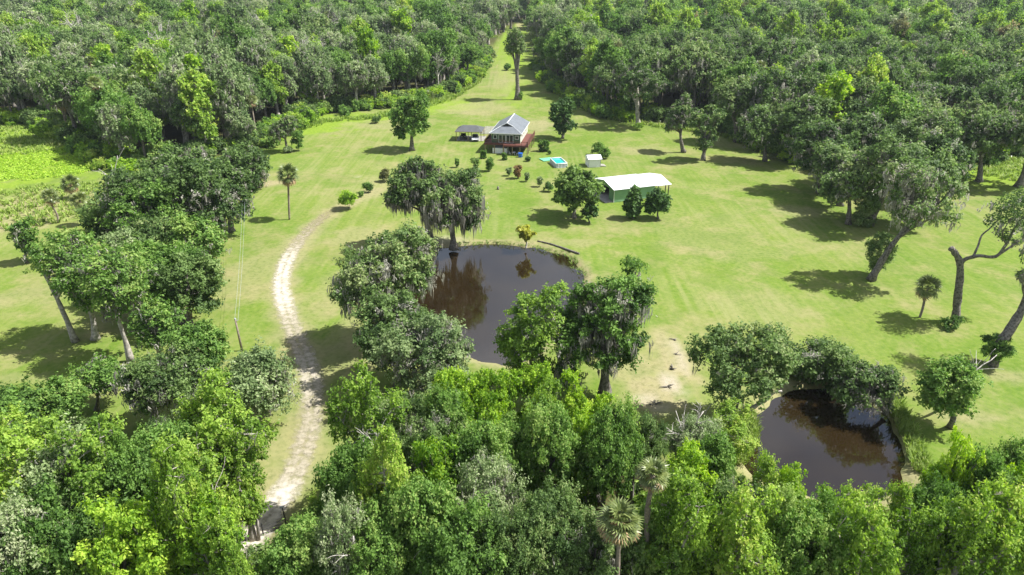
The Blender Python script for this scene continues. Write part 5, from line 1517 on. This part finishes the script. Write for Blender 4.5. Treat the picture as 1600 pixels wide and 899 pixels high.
part('ramp', MB().add([(2.95, .3, .28), (4.4, .3, .1), (4.4, 2.2, .1), (2.95, 2.2, .28), (2.95, .3, 0), (4.4, .3, 0), (4.4, 2.2, 0), (2.95, 2.2, 0)],
     [(0, 1, 2, 3), (0, 4, 5, 1), (1, 5, 6, 2), (2, 6, 7, 3)]), 'concrete', sh)

# --- barn
BA = gp(958.8, 316.5)
bn_ = thing('metal_barn', 'long green metal barn with low white roof and open left end', 'barn', BA, R(20))
L_, D_, EH, RH = 9.4, 8.2, 2.75, 3.65
part('front_wall', bx(0, L_, 0, .08, -.1, EH), 'barn_lit', bn_, label='ribbed green front wall with sunlight painted in as a paler tone')
part('back_wall', bx(0, L_, D_ - .08, D_, -.1, EH), 'barn_lit', bn_)
part('right_end_wall', bx(L_ - .08, L_, .083, D_ - .083, -.1, EH), 'barn_lit', bn_)
part('left_end_wall', MB().box(0, .08, .083, 2.2, -.1, EH - .003).box(0, .08, 5.6, D_ - .083, -.1, EH - .003).box(0, .08, 2.203, 5.597, 2.4, EH - .003)
     .add([(.02, .08, EH), (.02, D_ - .08, EH), (.02, D_ / 2, RH - .05)], [(0, 2, 1)]), 'barn_shaded', bn_)
part('floor', bx(-1.8, L_ - .1, .1, D_ - .1, -.1, .10), 'concrete', bn_)
part('corner_trim', MB().box(-.05, .06, -.04, -.003, 0, EH - .05).box(L_ - .06, L_ + .05, -.04, -.003, 0, EH - .05), 'white', bn_)
br = MB()
for xa, xb, ea, ra in ((-.35, L_ + .2, EH, RH), (L_ + .203, L_ + 3.7, EH - .12, RH - .12)):
    yy0, yy1, ymid = -.45, D_ + .45, D_ / 2
    for th in (0,):
        a_ = [(xa, yy0, ea), (xb, yy0, ea), (xb, ymid, ra), (xa, ymid, ra), (xa, yy1, ea), (xb, yy1, ea)]
        b_ = [(x, y, z - .08) for x, y, z in a_]
        br.add(a_ + b_, [(0, 1, 2, 3), (3, 2, 5, 4), (9, 8, 7, 6), (10, 11, 8, 9), (0, 6, 7, 1), (5, 11, 10, 4), (0, 3, 9, 6), (3, 4, 10, 9), (1, 7, 8, 2), (2, 8, 11, 5)])
bro = part('roof', br, 'white_metal', bn_)
for y_ in (.1, 1.3, D_ / 2, D_ - .1): part('porch_post', bx(L_ + 3.3, L_ + 3.45, y_ - .07, y_ + .07, -.1, EH - .12 + (RH - EH) * (1 - abs(y_ - D_ / 2) / (D_ / 2 + .45)) - .1), 'dark', bn_)
wt = thing('water_tank', 'white tank standing in the open porch at the barn right end', 'tank', tuple(np.array([BA[0], BA[1], 0]) + np.array([math.cos(R(20)) * 10.4 - math.sin(R(20)) * .6, math.sin(R(20)) * 10.4 + math.cos(R(20)) * .6, 0])))
part('body', MB().tube([(0, 0, 0), (0, 0, 1.0), (0, 0, 1.2), (0, 0, 1.3)], [.5, .5, .42, .15], 16), 'white', wt, True); part('cap', MB().tube([(0, 0, 1.3), (0, 0, 1.38)], [.14, .14], 10), 'dark', wt)

# ------------------------------------------------------------------ utility poles and wires
poles = []
for base, top, lab in (((378.5, 549), (367.5, 499), 'leaning grey utility pole beside the sandy track'), ((389, 338), (380, 272), 'far utility pole half hidden by the oaks left of the lone palm')):
    P = gp(*base); T = at_depth(top[0], top[1], P[1])
    po = thing('utility_pole', lab, 'utility pole', P)
    L = T - P
    part('pole', MB().tube([np.array([0, 0, -.3]), L * .5, L], [.15, .13, .11], 9), 'palm_bark', po, True)
    part('cap', MB().tube([L, L + [0, 0, .12]], [.13, .09], 9), 'grey_sheet', po)
    part('insulator', MB().tube([L * .96 + [.1, 0, 0], L * .96 + [.3, 0, 0]], [.05, .05], 6), 'grey_sheet', po)
    poles.append(P + L * .96)
for dx in (-.12, .3):
    a_, b_ = poles[0] + [dx, 0, 0], poles[1] + [dx, 0, 0]
    t = np.linspace(0, 1, 14)[:, None]
    q = a_ + (b_ - a_) * t - np.array([0, 0, 1.2]) * (4 * t * (1 - t))
    tag(link('overhead_wire', MB().tube(q - a_, .014, 4).mesh('overhead_wire', [M['grey_sheet']]), None, [float(x) for x in a_]), 'thin overhead wire running from the pole beside the track up the left lawn', 'wire', 'overhead wires')

# ------------------------------------------------------------------ gate at the foot of the track
P = gp(449, 826)
gt = thing('farm_gate', 'dark gate with a tall lamp post across the foot of the track', 'gate', P)
T = at_depth(441, 793, P[1]) - P
part('post', MB().tube([(0, 0, -.2), T * .5, T], [.07, .06, .05], 8), 'dark', gt)
hd = part('lamp_head', MB().add(np.array([(-.22, -.1, -.03), (.1, -.1, .0), (.1, .1, .0), (-.22, .1, -.03), (-.2, -.08, .08), (.08, -.08, .1), (.08, .08, .1), (-.2, .08, .08)]) + T,
     [(3, 2, 1, 0), (4, 5, 6, 7), (0, 1, 5, 4), (1, 2, 6, 5), (2, 3, 7, 6), (3, 0, 4, 7)]), 'grey_sheet', gt)
Q = gp(412, 838) - P
for z_ in (.35, .7, 1.05):
    part('rail', MB().tube([np.array([0, 0, z_]), Q + [0, 0, z_]], .03, 6), 'dark', gt)
part('post', MB().tube([Q - [0, 0, .2], Q + [0, 0, 1.4]], .06, 8), 'dark', gt)

# ------------------------------------------------------------------ air
hz = MB().box(-8000, 8000, -8000, 8000, -3.0, 50).mesh('haze', [])
hm, hn, hl = newmat('pale_air')
ho = hn.new('ShaderNodeOutputMaterial'); hv_ = hn.new('ShaderNodeVolumePrincipled')
hv_.inputs['Color'].default_value = (0.80, 0.90, 1.0, 1); hv_.inputs['Density'].default_value = 0.00008; hv_.inputs['Anisotropy'].default_value = 0.2
hl.new(hv_.outputs[0], ho.inputs['Volume'])
hz.materials.append(hm)
tag(link('haze', hz), 'thin pale haze in the air over the whole place', 'haze', kind='stuff')
